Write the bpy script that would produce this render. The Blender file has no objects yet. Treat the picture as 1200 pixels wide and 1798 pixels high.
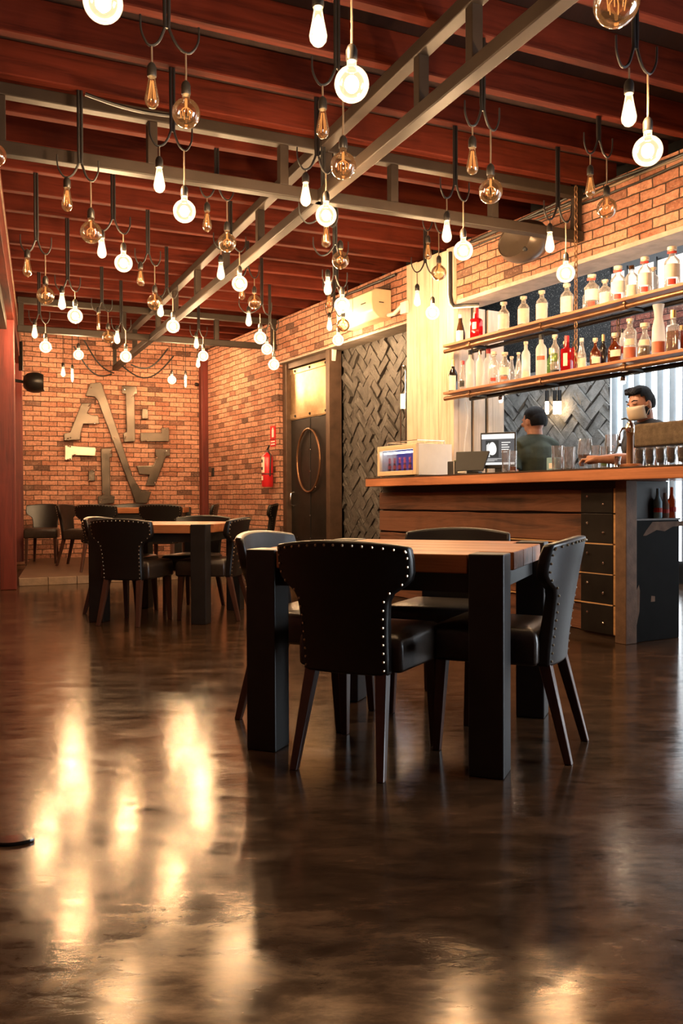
import bpy, bmesh, math, random
from mathutils import Vector, Matrix
R = random.Random(7)
PI = math.pi
S = bpy.context.scene
COL = S.collection

# ------------------------------------------------------------------ camera
FPX, PITCH, ROLL, EYE = 1500.0, -0.0153, -0.004, 0.95
cp, sp, cr, sr = math.cos(PITCH), math.sin(PITCH), math.cos(ROLL), math.sin(ROLL)
FWD = Vector((0, cp, sp))
yc = Vector((0, sp, -cp))
RIGHT = Vector((1, 0, 0)) * cr - yc * sr
DOWN = Vector((1, 0, 0)) * sr + yc * cr
CAM = Vector((0, 0, EYE))
cam = bpy.data.objects.new('camera', bpy.data.cameras.new('camera'))
COL.objects.link(cam)
m = Matrix.Identity(4)
for i in range(3):
    m[i][0], m[i][1], m[i][2] = RIGHT[i], -DOWN[i], -FWD[i]
m.translation = CAM
cam.matrix_world = m
cam.data.sensor_fit = 'VERTICAL'; cam.data.sensor_height = 36
cam.data.lens = FPX / 1798 * 36
cam.data.clip_start = 0.05
S.camera = cam

def ray(px, py):
    return (RIGHT * ((px - 600) / FPX) + DOWN * ((py - 899) / FPX) + FWD).normalized()
def at_y(px, py, y):
    d = ray(px, py); return CAM + d * (y / d.y)
def at_z(px, py, z):
    d = ray(px, py); return CAM + d * ((z - EYE) / d.z)
def at_plane(px, py, p, n):
    d = ray(px, py); return CAM + d * ((Vector(p) - CAM).dot(n) / d.dot(n))

class Frame:
    """a rotated floor frame: local x along, y behind, z up"""
    def __init__(s, ox, oy, deg):
        s.o = Vector((ox, oy, 0)); s.a = math.radians(deg)
        s.x = Vector((math.cos(s.a), math.sin(s.a), 0)); s.y = Vector((-math.sin(s.a), math.cos(s.a), 0))
    def w(s, x, y, z=0): return s.o + s.x * x + s.y * y + Vector((0, 0, z))
    def loc(s, p): q = Vector(p) - s.o; return Vector((q.dot(s.x), q.dot(s.y), q.z))
    def hit(s, px, py, y=0): return s.loc(at_plane(px, py, s.w(0, y), s.y))
BAR = Frame(-2.17, 13.67, -60.1)     # long brick wall, x runs towards the camera
BACK = Frame(-4.54, 12.6, 24.3)      # end wall with the metal letters
TRU = Frame(0, 0, 24.3)              # roof timbers
WORLD = Frame(0, 0, 0)

# ------------------------------------------------------------------ object helpers
def link(o, parent=None):
    COL.objects.link(o)
    if parent is not None: o.parent = parent
    return o
def tag(o, label=None, cat=None, group=None, kind=None):
    if label: o['label'] = label
    if cat: o['category'] = cat
    if group: o['group'] = group
    if kind: o['kind'] = kind
    return o
def thing(name, label, cat, loc=(0, 0, 0), rz=0, group=None):
    o = bpy.data.objects.new(name, None); o.empty_display_size = .1
    o.location = loc; o.rotation_euler = (0, 0, rz)
    COL.objects.link(o)
    return tag(o, label, cat, group)
def fthing(fr, name, label, cat, x=0, y=0, z=0, group=None):
    return thing(name, label, cat, fr.w(x, y, z), fr.a, group)
def kids(o): return [c for c in bpy.data.objects if c.parent is o]
def copy_tree(o, parent=None, table=None):
    c = o.copy(); COL.objects.link(c)
    if parent is not None: c.parent = parent
    for k in table[o]: copy_tree(k, c, table)
    return c
def kid_table(o, t=None):
    t = {} if t is None else t
    t[o] = kids(o)
    for k in t[o]: kid_table(k, t)
    return t

class MB:
    def __init__(s): s.v = []; s.f = []; s.mi = []; s.cur = 0
    def add(s, vs, fs):
        n = len(s.v); s.v += [tuple(v) for v in vs]
        for f in fs: s.f.append([i + n for i in f]); s.mi.append(s.cur)
        return s
    def box(s, x0, x1, y0, y1, z0, z1):
        v = [(x, y, z) for x in (x0, x1) for y in (y0, y1) for z in (z0, z1)]
        return s.add(v, [(0, 1, 3, 2), (4, 6, 7, 5), (0, 4, 5, 1), (2, 3, 7, 6), (0, 2, 6, 4), (1, 5, 7, 3)])
    def bar(s, a, b, w, h):
        a, b = Vector(a), Vector(b); d = (b - a).normalized()
        up = Vector((0, 0, 1)) if abs(d.z) < .95 else Vector((0, 1, 0))
        x = d.cross(up).normalized() * (w / 2); y = x.cross(d).normalized() * (h / 2)
        v = [p + x * i + y * j for p in (a, b) for i, j in ((-1, -1), (1, -1), (1, 1), (-1, 1))]
        return s.add(v, [(0, 1, 2, 3), (7, 6, 5, 4), (0, 4, 5, 1), (1, 5, 6, 2), (2, 6, 7, 3), (3, 7, 4, 0)])
    def tube(s, pts, r, n=8, cap=True):
        pts = [Vector(p) for p in pts]
        rs = r if isinstance(r, (list, tuple)) else [r] * len(pts)
        vs, fs = [], []
        ref = None
        for i, p in enumerate(pts):
            d = (pts[min(i + 1, len(pts) - 1)] - pts[max(i - 1, 0)]).normalized()
            if ref is None:
                ref = Vector((1, 0, 0)) if abs(d.x) < .8 else Vector((0, 1, 0))
            u = (ref - d * ref.dot(d)).normalized(); ref = u; w = d.cross(u)
            for k in range(n):
                t = 2 * PI * k / n; vs.append(p + (u * math.cos(t) + w * math.sin(t)) * rs[i])
        for i in range(len(pts) - 1):
            for k in range(n):
                a, b = i * n + k, i * n + (k + 1) % n
                fs.append((a, b, b + n, a + n))
        if cap:
            fs.append(tuple(range(n - 1, -1, -1))); fs.append(tuple(range((len(pts) - 1) * n, len(pts) * n)))
        return s.add(vs, fs)
    def lathe(s, prof, n=16, c=(0, 0, 0), sx=1, sy=1, rot=0, pw=2):
        """profile of (radius, z); pw > 2 squares the section off"""
        vs, fs = [], []
        for r, z in prof:
            for k in range(n):
                t = 2 * PI * k / n + (PI / n if pw > 2 else 0)
                ct, st = math.cos(t), math.sin(t)
                q = (abs(ct) ** pw + abs(st) ** pw) ** (-1 / pw) if pw > 2 else 1
                x, y = r * ct * q * sx, r * st * q * sy
                x, y = x * math.cos(rot) - y * math.sin(rot), x * math.sin(rot) + y * math.cos(rot)
                vs.append((c[0] + x, c[1] + y, c[2] + z))
        for i in range(len(prof) - 1):
            for k in range(n):
                a, b = i * n + k, i * n + (k + 1) % n
                fs.append((a, b, b + n, a + n))
        if prof[0][0] > 1e-5: fs.append(tuple(range(n - 1, -1, -1)))
        if prof[-1][0] > 1e-5: fs.append(tuple(range((len(prof) - 1) * n, len(prof) * n)))
        return s.add(vs, fs)
    def ball(s, c, r, n=10, m=7, sq=(1, 1, 1)):
        pr = [(r * math.sin(PI * i / m) if 0 < i < m else 1e-6, -r * math.cos(PI * i / m)) for i in range(m + 1)]
        k = len(s.v); s.lathe(pr, n)
        for i in range(k, len(s.v)):
            x, y, z = s.v[i]; s.v[i] = (c[0] + x * sq[0], c[1] + y * sq[1], c[2] + z * sq[2])
        return s
    def prism(s, poly, d0, d1, axis='y'):
        """outline in (x,z) pushed from y=d0 to y=d1, or in (x,y) from z=d0 to d1"""
        n = len(poly)
        f = (lambda p, d: (p[0], d, p[1])) if axis == 'y' else (lambda p, d: (p[0], p[1], d))
        return s.add([f(p, d0) for p in poly] + [f(p, d1) for p in poly],
                     [tuple(range(n)), tuple(range(2 * n - 1, n - 1, -1))] + [(i, i + n, (i + 1) % n + n, (i + 1) % n) for i in range(n)])
    def build(s, name, mats, parent=None, smooth=False, bevel=0, seg=2, sub=0, loc=None, rz=None):
        me = bpy.data.meshes.new(name); me.from_pydata([tuple(v) for v in s.v], [], s.f); me.update()
        mats = mats if isinstance(mats, (list, tuple)) else [mats]
        for q in mats: me.materials.append(q)
        for p, i in zip(me.polygons, s.mi): p.material_index = i
        bm = bmesh.new(); bm.from_mesh(me); bmesh.ops.recalc_face_normals(bm, faces=bm.faces); bm.to_mesh(me); bm.free()
        if smooth:
            for p in me.polygons: p.use_smooth = True
            me.set_sharp_from_angle(angle=math.radians(42))
        o = bpy.data.objects.new(name, me); link(o, parent)
        if bevel:
            b = o.modifiers.new('bevel', 'BEVEL'); b.width = bevel; b.segments = seg; b.limit_method = 'ANGLE'; b.angle_limit = .6
            if smooth is None: pass
        if sub:
            b = o.modifiers.new('sub', 'SUBSURF'); b.levels = sub; b.render_levels = sub
        if loc is not None: o.location = loc
        if rz is not None: o.rotation_euler = (0, 0, rz)
        return o
def struct(fr, mb, name, mats, **k):
    o = mb.build(name, mats, loc=fr.o, rz=fr.a, **k); o['kind'] = 'structure'; return o

# ------------------------------------------------------------------ materials
class NT:
    def __init__(s, name):
        s.m = bpy.data.materials.new(name); s.m.use_nodes = True
        s.t = s.m.node_tree; s.n = s.t.nodes; s.l = s.t.links
        s.b = s.n['Principled BSDF']; s.out = s.n['Material Output']
    def node(s, typ, ins=None, **props):
        k = s.n.new(typ)
        for a, b in props.items(): setattr(k, a, b)
        for a, b in (ins or {}).items():
            if hasattr(b, 'is_output'): s.l.new(b, k.inputs[a])
            else: k.inputs[a].default_value = b
        return k
    def coord(s, sc=(1, 1, 1), kind='Object'):
        return s.node('ShaderNodeMapping', {'Vector': s.node('ShaderNodeTexCoord').outputs[kind], 'Scale': sc}).outputs[0]
    def noise(s, vec, scale=5, detail=4, rough=.55, dist=0):
        return s.node('ShaderNodeTexNoise', {'Vector': vec, 'Scale': scale, 'Detail': detail, 'Roughness': rough, 'Distortion': dist}).outputs[0]
    def ramp(s, fac, stops):
        k = s.node('ShaderNodeValToRGB', {'Fac': fac}); e = k.color_ramp.elements
        while len(e) < len(stops): e.new(.5)
        for el, (p, c) in zip(e, stops): el.position = p; el.color = (*c, 1) if len(c) == 3 else c
        return k.outputs[0]
    def mix(s, fac, a, b, mode='MIX'):
        k = s.node('ShaderNodeMix', data_type='RGBA', blend_type=mode)
        for i, v in ((0, fac), (6, a), (7, b)):
            if hasattr(v, 'is_output'): s.l.new(v, k.inputs[i])
            else: k.inputs[i].default_value = v if i == 0 else (*v[:3], 1)
        return k.outputs[2]
    def math(s, op, a, b=0):
        k = s.node('ShaderNodeMath', operation=op)
        for i, v in ((0, a), (1, b)):
            if hasattr(v, 'is_output'): s.l.new(v, k.inputs[i])
            else: k.inputs[i].default_value = v
        return k.outputs[0]
    def set(s, **k):
        names = {'color': 'Base Color', 'rough': 'Roughness', 'metal': 'Metallic', 'spec': 'Specular IOR Level', 'coat': 'Coat Weight', 'normal': 'Normal', 'em': 'Emission Color', 'ems': 'Emission Strength', 'trans': 'Transmission Weight', 'alpha': 'Alpha'}
        for a, v in k.items():
            i = s.b.inputs[names[a]]
            if hasattr(v, 'is_output'): s.l.new(v, i)
            else: i.default_value = (*v, 1) if isinstance(v, tuple) and len(v) == 3 else v
        return s.m
    def bump(s, h, strength=.5, dist=.01):
        return s.node('ShaderNodeBump', {'Height': h, 'Strength': strength, 'Distance': dist}).outputs[0]

def plain(name, c, rough=.5, metal=0, var=.25, scale=8, bump=0, spec=.5, coat=0):
    t = NT(name); v = t.coord()
    n = t.noise(v, scale, 5)
    col = t.ramp(n, [(.3, tuple(x * (1 - var) for x in c)), (.7, tuple(min(1, x * (1 + var)) for x in c))])
    k = dict(color=col, rough=rough, metal=metal, spec=spec, coat=coat)
    if bump: k['normal'] = t.bump(t.noise(v, scale * 6, 6), bump, .01)
    return t.set(**k)
def emit(name, c, s):
    t = NT(name); e = t.node('ShaderNodeEmission', {'Color': (*c, 1), 'Strength': s}); t.l.new(e.outputs[0], t.out.inputs[0]); return t.m
def brick(name, c1, c2, dark, mort, bs=.8):
    t = NT(name)
    sx = t.node('ShaderNodeSeparateXYZ', {0: t.node('ShaderNodeTexCoord').outputs['Object']})
    xy = t.math('ADD', sx.outputs[0], sx.outputs[1])
    vec = t.node('ShaderNodeCombineXYZ', {0: xy, 1: sx.outputs[2]}).outputs[0]
    wob = t.node('ShaderNodeVectorMath', {0: t.node('ShaderNodeTexNoise', {'Vector': vec, 'Scale': 6.0, 'Detail': 3.0}).outputs[1], 1: (.5, .5, .5)}, operation='SUBTRACT').outputs[0]
    wob = t.node('ShaderNodeVectorMath', {0: wob, 'Scale': .026}, operation='SCALE').outputs[0]
    v2 = t.node('ShaderNodeVectorMath', {0: vec, 1: wob}, operation='ADD').outputs[0]
    b = t.node('ShaderNodeTexBrick', {'Vector': v2, 'Color1': (0, 0, 0, 1), 'Color2': (1, 1, 1, 1), 'Mortar': (.5, .5, .5, 1), 'Scale': 1.0, 'Mortar Size': .0064, 'Mortar Smooth': .5, 'Brick Width': .225, 'Row Height': .073, 'Bias': 0.0})
    pick = b.outputs[0]; fac = b.outputs[1]
    base = t.ramp(pick, [(0, dark), (.14, c2), (.5, c1), (1, tuple(min(1, x * 1.25) for x in c1))])
    grain = t.noise(vec, 26, 8, .76)
    base = t.mix(t.ramp(grain, [(.36, (0, 0, 0)), (.60, (1, 1, 1))]), t.mix(.55, base, (0.03, .014, .009)), base)
    base = t.mix(t.ramp(t.noise(vec, 48, 5, .7), [(.56, (0, 0, 0)), (.68, (.5, .5, .5))]), base, (.72, .46, .34))
    blot = t.ramp(t.noise(vec, 3.2, 4), [(.52, (0, 0, 0)), (.7, (1, 1, 1))])
    base = t.mix(t.math('MULTIPLY', blot, .35), base, (.5, .33, .24))
    smear = t.ramp(t.noise(vec, 11, 5, .7), [(.6, (0, 0, 0)), (.72, (1, 1, 1))])
    base = t.mix(t.math('MULTIPLY', smear, .3), base, dark)
    col = t.mix(fac, base, mort)
    h = t.math('ADD', t.math('MULTIPLY', t.math('SUBTRACT', 1.0, fac), 1.0), t.math('MULTIPLY', grain, 1.1))
    h = t.math('ADD', h, t.math('MULTIPLY', pick, .5))
    return t.set(color=col, rough=.85, spec=.25, normal=t.bump(h, bs, .012))
def wood(name, c1, c2, rough=.55, axis=0, scale=1.0, bump=.25, coat=0, dark=None, spec=.4):
    t = NT(name)
    sc = [14, 14, 14]; sc[axis] = 1.1
    v = t.coord(tuple(x * scale for x in sc))
    n = t.noise(v, 1.6, 7, .62, .6)
    col = t.ramp(n, [(.28, c2), (.48, c1), (.72, tuple(min(1, x * 1.35) for x in c1))])
    big = t.noise(t.coord(), 2.5, 3)
    col = t.mix(t.ramp(big, [(.5, (0, 0, 0)), (.75, (.6, .6, .6))]), col, dark or c2)
    return t.set(color=col, rough=rough, coat=coat, spec=spec, normal=t.bump(n, bump, .01))
def glassy(name, tint, refl=.1, body=0.0, bc=(1, 1, 1), em=None, es=0):
    """thin clear glass: lets light through, mirrors a little, some milky body"""
    t = NT(name)
    tr = t.node('ShaderNodeBsdfTransparent', {'Color': (*tint, 1)})
    gl = t.node('ShaderNodeBsdfGlossy', {'Color': (1, 1, 1, 1), 'Roughness': .03})
    lw = t.node('ShaderNodeLayerWeight', {'Blend': .28})
    f = t.math('ADD', t.math('MULTIPLY', lw.outputs[0], .8), refl)
    mx = t.node('ShaderNodeMixShader', {0: f, 1: tr.outputs[0], 2: gl.outputs[0]})
    o = mx.outputs[0]
    if body:
        df = t.node('ShaderNodeBsdfTranslucent', {'Color': (*bc, 1)}); d2 = t.node('ShaderNodeBsdfDiffuse', {'Color': (*bc, 1)})
        ad = t.node('ShaderNodeMixShader', {0: .5, 1: df.outputs[0], 2: d2.outputs[0]})
        o = t.node('ShaderNodeMixShader', {0: body, 1: o, 2: ad.outputs[0]}).outputs[0]
    if em:
        e = t.node('ShaderNodeEmission', {'Color': (*em, 1), 'Strength': es})
        o = t.node('ShaderNodeAddShader', {0: o, 1: e.outputs[0]}).outputs[0]
    t.l.new(o, t.out.inputs[0]); return t.m

M = {}
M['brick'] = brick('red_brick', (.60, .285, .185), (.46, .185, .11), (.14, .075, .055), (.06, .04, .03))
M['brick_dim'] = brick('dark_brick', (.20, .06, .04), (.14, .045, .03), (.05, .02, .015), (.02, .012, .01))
M['plaster'] = plain('grey_plaster', (.42, .36, .30), .8, var=.2, bump=.2)
M['joist'] = wood('red_timber', (.085, .015, .008), (.028, .006, .004), .7, 0, .8, spec=.06)
M['deck'] = wood('roof_board', (.02, .007, .005), (.01, .004, .003), .7, 1, .6)
M['post'] = wood('red_post', (.125, .020, .014), (.055, .010, .008), .5, 2, .8)
M['steel'] = plain('painted_steel', (.028, .0195, .014), .5, 0, var=.2, scale=5, spec=.25)
M['black_steel'] = plain('black_steel', (.025, .022, .02), .38, .5, var=.3, scale=6)
M['table_leg'] = plain('black_table_leg', (.010, .009, .0085), .42, 0, var=.3, scale=10)
M['table_top'] = wood('table_plank', (.36, .13, .05), (.15, .05, .02), .40, 0, .7, .15, 0)
M['counter'] = wood('counter_timber', (.56, .22, .10), (.34, .12, .05), .42, 0, .6, .12, .1)
M['counter_top'] = wood('counter_surface', (.06, .035, .022), (.03, .018, .012), .4, 0, .6)
M['plank'] = wood('rough_plank', (.155, .060, .029), (.028, .012, .007), .75, 0, .55, .8, 0, (.025, .012, .008))
M['plank_edge'] = wood('pale_plank_edge', (.55, .32, .14), (.35, .2, .09), .7, 0, 1)
M['shelf'] = wood('shelf_timber', (.42, .16, .07), (.18, .07, .03), .55, 0, .7, .4)
M['white_wood'] = wood('whitewashed_board', (.62, .50, .38), (.46, .33, .23), .65, 2, .7, .3, 0, (.5, .35, .22))
M['stone'] = plain('split_slate', (.075, .068, .062), .5, 0, var=.45, scale=9, bump=.8, spec=.5)
M['stone_grey'] = plain('grey_split_slate', (.22, .215, .20), .65, 0, var=.3, scale=9, bump=.8)
t = NT('speckled_black'); v = t.coord(); M['speckle'] = t.set(color=t.ramp(t.noise(v, 60, 3, .8), [(.58, (.006, .006, .006)), (.7, (.35, .33, .3))]), rough=.8)
M['leather'] = plain('black_leather', (.007, .006, .0055), .31, 0, var=.2, scale=60, bump=.12, spec=.55)
M['leather_seat'] = plain('dark_brown_leather', (.028, .019, .014), .30, 0, var=.25, scale=40, bump=.12, spec=.6)
M['chair_leg'] = wood('chair_leg_wood', (.055, .022, .014), (.025, .011, .008), .28, 2, 1, .05, .3)
M['nail'] = plain('brass_nail', (.55, .45, .30), .28, 1, var=.1)
M['cable'] = plain('black_cable', (.012, .011, .010), .45, 0, var=.2)
M['cord_pale'] = plain('fabric_cord', (.16, .11, .07), .6, 0, var=.2)
M['socket'] = plain('black_socket', (.02, .018, .016), .35, 0, var=.2)
WARM = (1.0, .56, .24)
M['core_lit'] = emit('glowing_filament', (1.0, .655, .37), 640)
M['core_dim'] = emit('amber_filament', (1.0, .42, .12), .8)  # faint glow put into the filaments of unlit bulbs
M['glass_lit'] = glassy('lit_bulb_glass', (1, .95, .85), .05, .0, em=(1, .72, .42), es=.38)  # weak emission put into the glass to imitate bloom around the filament
M['glass_dim'] = glassy('amber_bulb_glass', (.97, .84, .68), .16, em=(1, .45, .15), es=.02)  # slight amber glow put into the glass of unlit bulbs
M['red'] = plain('red_paint', (.55, .018, .022), .3, 0, var=.08)
M['white'] = plain('white_plastic', (.78, .72, .64), .4, 0, var=.05)
M['paper'] = plain('white_print', (.8, .76, .7), .7, 0, var=.05)
M['black'] = plain('black_plastic', (.009, .009, .009), .5, 0, var=.2)
M['chrome'] = plain('chrome', (.8, .78, .74), .12, 1, var=.05)
M['copper'] = plain('copper_pipe', (.20, .10, .05), .38, .7, var=.2)
M['rust'] = plain('rusty_chain', (.22, .12, .06), .5, .7, var=.3, scale=30)
M['horn'] = plain('bronze_horn_paint', (.10, .075, .055), .3, .4, var=.1)
M['letter'] = plain('hammered_letter_steel', (.085, .066, .050), .27, .8, var=.5, scale=4, bump=.1)
t = NT('brass_plate'); v = t.coord()
M['brass'] = t.set(color=t.ramp(t.noise(v, 3, 4), [(.3, (.35, .22, .10)), (.65, (.70, .52, .30))]), rough=.32, metal=.7)
M['pale_metal'] = plain('pale_brushed_metal', (.62, .50, .38), .35, .5, var=.15)
M['cream'] = plain('cream_paint', (.72, .54, .34), .45, 0, var=.06)
M['skin'] = plain('tan_skin', (.42, .19, .11), .5, 0, var=.12, scale=20)
M['hair'] = plain('black_hair', (.008, .006, .006), .7, 0, var=.4, scale=90, bump=.8, spec=.2)
M['shirt'] = plain('dark_green_cotton', (.022, .030, .018), .85, 0, var=.25, scale=14, bump=.15)
M['shirt2'] = plain('black_cotton', (.015, .015, .018), .85, 0, var=.2, scale=14, bump=.15)
M['mask'] = plain('pale_mask_fabric', (.62, .50, .36), .85, 0, var=.06)
M['felt'] = plain('brown_grey_felt', (.13, .095, .062), .95, 0, var=.35, scale=25, bump=.5)
M['blue'] = plain('pale_blue_card', (.22, .42, .52), .6, 0, var=.2)
M['vinyl'] = plain('black_vinyl', (.005, .005, .005), .7, 0, var=.3, spec=.12)
M['post_steel'] = plain('brown_rusted_steel', (.15, .085, .05), .6, .1, var=.3, scale=12, bump=.2)
M['torn'] = plain('torn_brown_board', (.20, .13, .09), .85, 0, var=.25, scale=15, bump=.3)
M['orange'] = plain('orange_liquid', (.5, .12, .05), .4, 0, var=.2)
# bottles
M['b_clear'] = glassy('clear_bottle_glass', (.96, .94, .90), .12, .20, (.95, .88, .76))
M['b_frost'] = glassy('frosted_bottle_glass', (.9, .9, .88), .06, .6, (.95, .9, .82))
M['b_red'] = glassy('red_bottle_glass', (.75, .03, .05), .06, .45, (.6, .02, .03))
M['b_amber'] = glassy('amber_bottle_glass', (.55, .16, .04), .08, .25, (.35, .10, .03))
M['b_dark'] = plain('dark_bottle_glass', (.012, .009, .007), .1, 0, var=.2, spec=.7)
M['b_brown'] = plain('brown_bottle_glass', (.05, .02, .008), .1, 0, var=.2, spec=.7)
M['b_green'] = glassy('green_bottle_glass', (.45, .65, .2), .06, .3, (.35, .55, .12))
M['cork'] = plain('pale_stopper', (.75, .6, .44), .6, 0, var=.1)
M['gold'] = plain('gold_cap', (.65, .42, .18), .3, .8, var=.1)
M['label'] = plain('cream_label', (.78, .68, .55), .7, 0, var=.1, scale=30)
M['red_label'] = plain('red_label', (.6, .06, .04), .6, 0, var=.15, scale=30)
M['tumbler'] = glassy('clear_drinking_glass', (.97, .97, .97), .13, .05, (.9, .9, .88))
# polished concrete
t = NT('polished_concrete'); v = t.coord((1, 1, 1))
n1 = t.noise(v, 1.1, 6, .62, .4); n2 = t.noise(t.coord((1.2, 3.2, 1)), 3.4, 7, .68, .5); n3 = t.noise(t.coord((1, 2.2, 1)), 11, 6, .7, .3); n4 = t.noise(v, 60, 3, .7)
mixn = t.math('ADD', t.math('MULTIPLY', n1, .4), t.math('ADD', t.math('MULTIPLY', n2, .35), t.math('MULTIPLY', n3, .25)))
col = t.ramp(mixn, [(.34, (.010, .006, .004)), (.5, (.040, .021, .011)), (.64, (.105, .054, .027))])
ro = t.math('ADD', t.math('MULTIPLY', t.ramp(n2, [(.35, (0, 0, 0)), (.7, (1, 1, 1))]), .09), t.math('ADD', .09, t.math('MULTIPLY', n3, .06)))
hh = t.math('ADD', t.math('MULTIPLY', n2, .7), t.math('ADD', t.math('MULTIPLY', n3, .25), t.math('MULTIPLY', n4, .02)))
patch = t.math('ADD', t.math('MULTIPLY', n3, .6), t.math('MULTIPLY', n2, .4))
t.b.inputs['Specular Tint'].default_value = (1, .66, .42, 1)
M['floor'] = t.set(color=col, rough=ro, spec=t.ramp(patch, [(.38, (.08, .08, .08)), (.62, (.50, .50, .50))]), normal=t.bump(hh, .05, .02))
t = NT('platform_boards'); v = t.coord((1, 1, 1)); n = t.noise(t.coord((.8, 6, 1)), 3, 6, .6)
M['platform'] = t.set(color=t.ramp(n, [(.3, (.05, .028, .017)), (.7, (.15, .085, .05))]), rough=.38, normal=t.bump(n, .2, .01))
M['riser'] = plain('pale_concrete_kerb', (.22, .15, .10), .7, 0, var=.35, scale=6, bump=.3)
# ------------------------------------------------------------------ room shell
JZ, DECK = 3.325, 3.52
LEFT = Frame(-3.46, 9.07, 109.4)
struct(WORLD, MB().box(-7, 9, -5, 17, -.12, 0), 'floor', M['floor'])
# raised back area: boards on a pale kerb
pa = at_z(32, 1029, 0); u0 = TRU.loc(pa)
plat = [LEFT.w(.45, -.02), TRU.w(u0.x - .4, u0.y)]
q1 = TRU.w(u0.x - .15, u0.y); q2 = BAR.w(3.05, -.01); 
tq = u0.y
def cross_at(fr, yv, tt):      # world point on the line t=tt where fr-local y equals yv
    a, b = fr.loc(TRU.w(0, tt)).y, fr.loc(TRU.w(1, tt)).y
    return TRU.w((yv - a) / (b - a), tt)
PL, PR = cross_at(LEFT, -.01, tq), cross_at(BAR, -.012, tq)
far_l, far_r = BACK.w(-.32, -.012), BAR.w(-.0, -.012)
poly = [(p.x, p.y) for p in (PL, PR, BAR.w(.02, -.012), BACK.w(2.58, -.012), BACK.w(-.05, -.012))]
o = MB().prism(poly, 0, .088, 'z').build('floor_platform', M['platform']); o['kind'] = 'structure'
mb = MB(); a = PL; b = PR; n = (b - a).normalized(); L = (b - a).length; k = 0; s0 = 0
while s0 < L:
    s1 = min(L, s0 + .31); p, q = a + n * (s0 + .003), a + n * (s1 - .003)
    c1, c2 = p - TRU.y * .035, q - TRU.y * .035
    mb.bar((p + c1) / 2 + Vector((0, 0, .0425)), (q + c2) / 2 + Vector((0, 0, .0425)), .035, .085); s0 = s1
o = mb.build('trim_1', M['riser'], bevel=.004); o['kind'] = 'structure'
# brick walls
struct(BACK, MB().box(-.35, 3.0, 0, .2, 0, 3.5), 'wall_back', M['brick'])
mb = MB()
mb.box(.0, 2.675, 0, .24, 0, 3.32)
mb.box(2.675, 5.76, 0, .24, 2.755, 3.32)
mb.box(6.53, 10.6, 0, .275, 2.80, 3.32)
mb.box(10.6, 12.2, 0, .24, 0, 3.32); mb.box(12.2, 14.2, 0, .24, 2.6, 3.32); mb.box(14.2, 17, 0, .24, 0, 3.32)
struct(BAR, mb, 'wall_right', M['brick'])
mb = MB(); mb.box(2.66, 5.75, -.004, .245, 2.735, 2.755); struct(BAR, mb, 'trim_2', M['plaster'], bevel=.003)
mb = MB(); mb.box(6.53, 10.6, -.006, .28, 2.765, 2.80); struct(BAR, mb, 'trim_3', M['plaster'], bevel=.003)
# left side: dim wall behind the posts, far part
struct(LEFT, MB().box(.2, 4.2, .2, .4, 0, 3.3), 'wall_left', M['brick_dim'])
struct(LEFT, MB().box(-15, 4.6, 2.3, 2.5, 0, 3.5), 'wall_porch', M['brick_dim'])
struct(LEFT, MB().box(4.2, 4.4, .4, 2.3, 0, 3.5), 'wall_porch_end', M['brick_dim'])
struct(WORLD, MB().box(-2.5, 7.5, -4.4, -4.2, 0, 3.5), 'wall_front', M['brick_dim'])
# ceiling: boards above red joists
poly = [(p.x, p.y) for p in (BAR.w(-.3, .26), BAR.w(17, .26), Vector((6.5, -4.3, 0)), Vector((-1.6, -4.3, 0)), LEFT.w(-8, 2.4), LEFT.w(4.6, .4))]
ceil = MB().prism(poly, DECK, DECK + .05, 'z').build('ceiling', M['deck']); ceil['kind'] = 'structure'
JT0, JSP = 4.22, .475
joists = []
for k in range(-11, 19):
    tt = JT0 + k * JSP
    a, b = cross_at(LEFT, .12, tt), cross_at(BAR, .20, tt)
    if BACK.loc(a).y > -.06: continue
    joists.append(tt)
    ua, ub = TRU.loc(a).x, TRU.loc(b).x
    mb = MB().box(ua, ub, tt - .036, tt + .036, JZ, DECK)
    mb.build('joist', M['joist'], ceil, bevel=.006, seg=1, loc=TRU.o, rz=TRU.a)
# left eave beams and posts
mb = MB(); mb.box(-11, 4.2, 0, .16, 2.86, JZ - .005); struct(LEFT, mb, 'trim_4', M['joist'], bevel=.005)
mb = MB(); mb.box(-11, 4.2, -.010, .0, 3.150, 3.165); struct(LEFT, mb, 'trim_5', M['riser'])  # pale strip standing in for the line of light along the eave
mb = MB(); mb.box(-11, -.02, .07, .52, 2.75, 2.86); struct(LEFT, mb, 'trim_6', M['steel'], bevel=.004)
mb = MB(); mb.box(-.02, .14, .0, .16, 0, 2.86); struct(LEFT, mb, 'trim_7', M['post'], bevel=.008)
mb = MB(); mb.box(3.05, 3.2, -.02, .14, .088, 2.86); struct(LEFT, mb, 'trim_8', M['post'], bevel=.006)
mb = MB(); mb.box(0.0, .13, -.11, -.0, .088, 3.32); struct(BAR, mb, 'trim_9', M['post'], bevel=.006)
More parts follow.
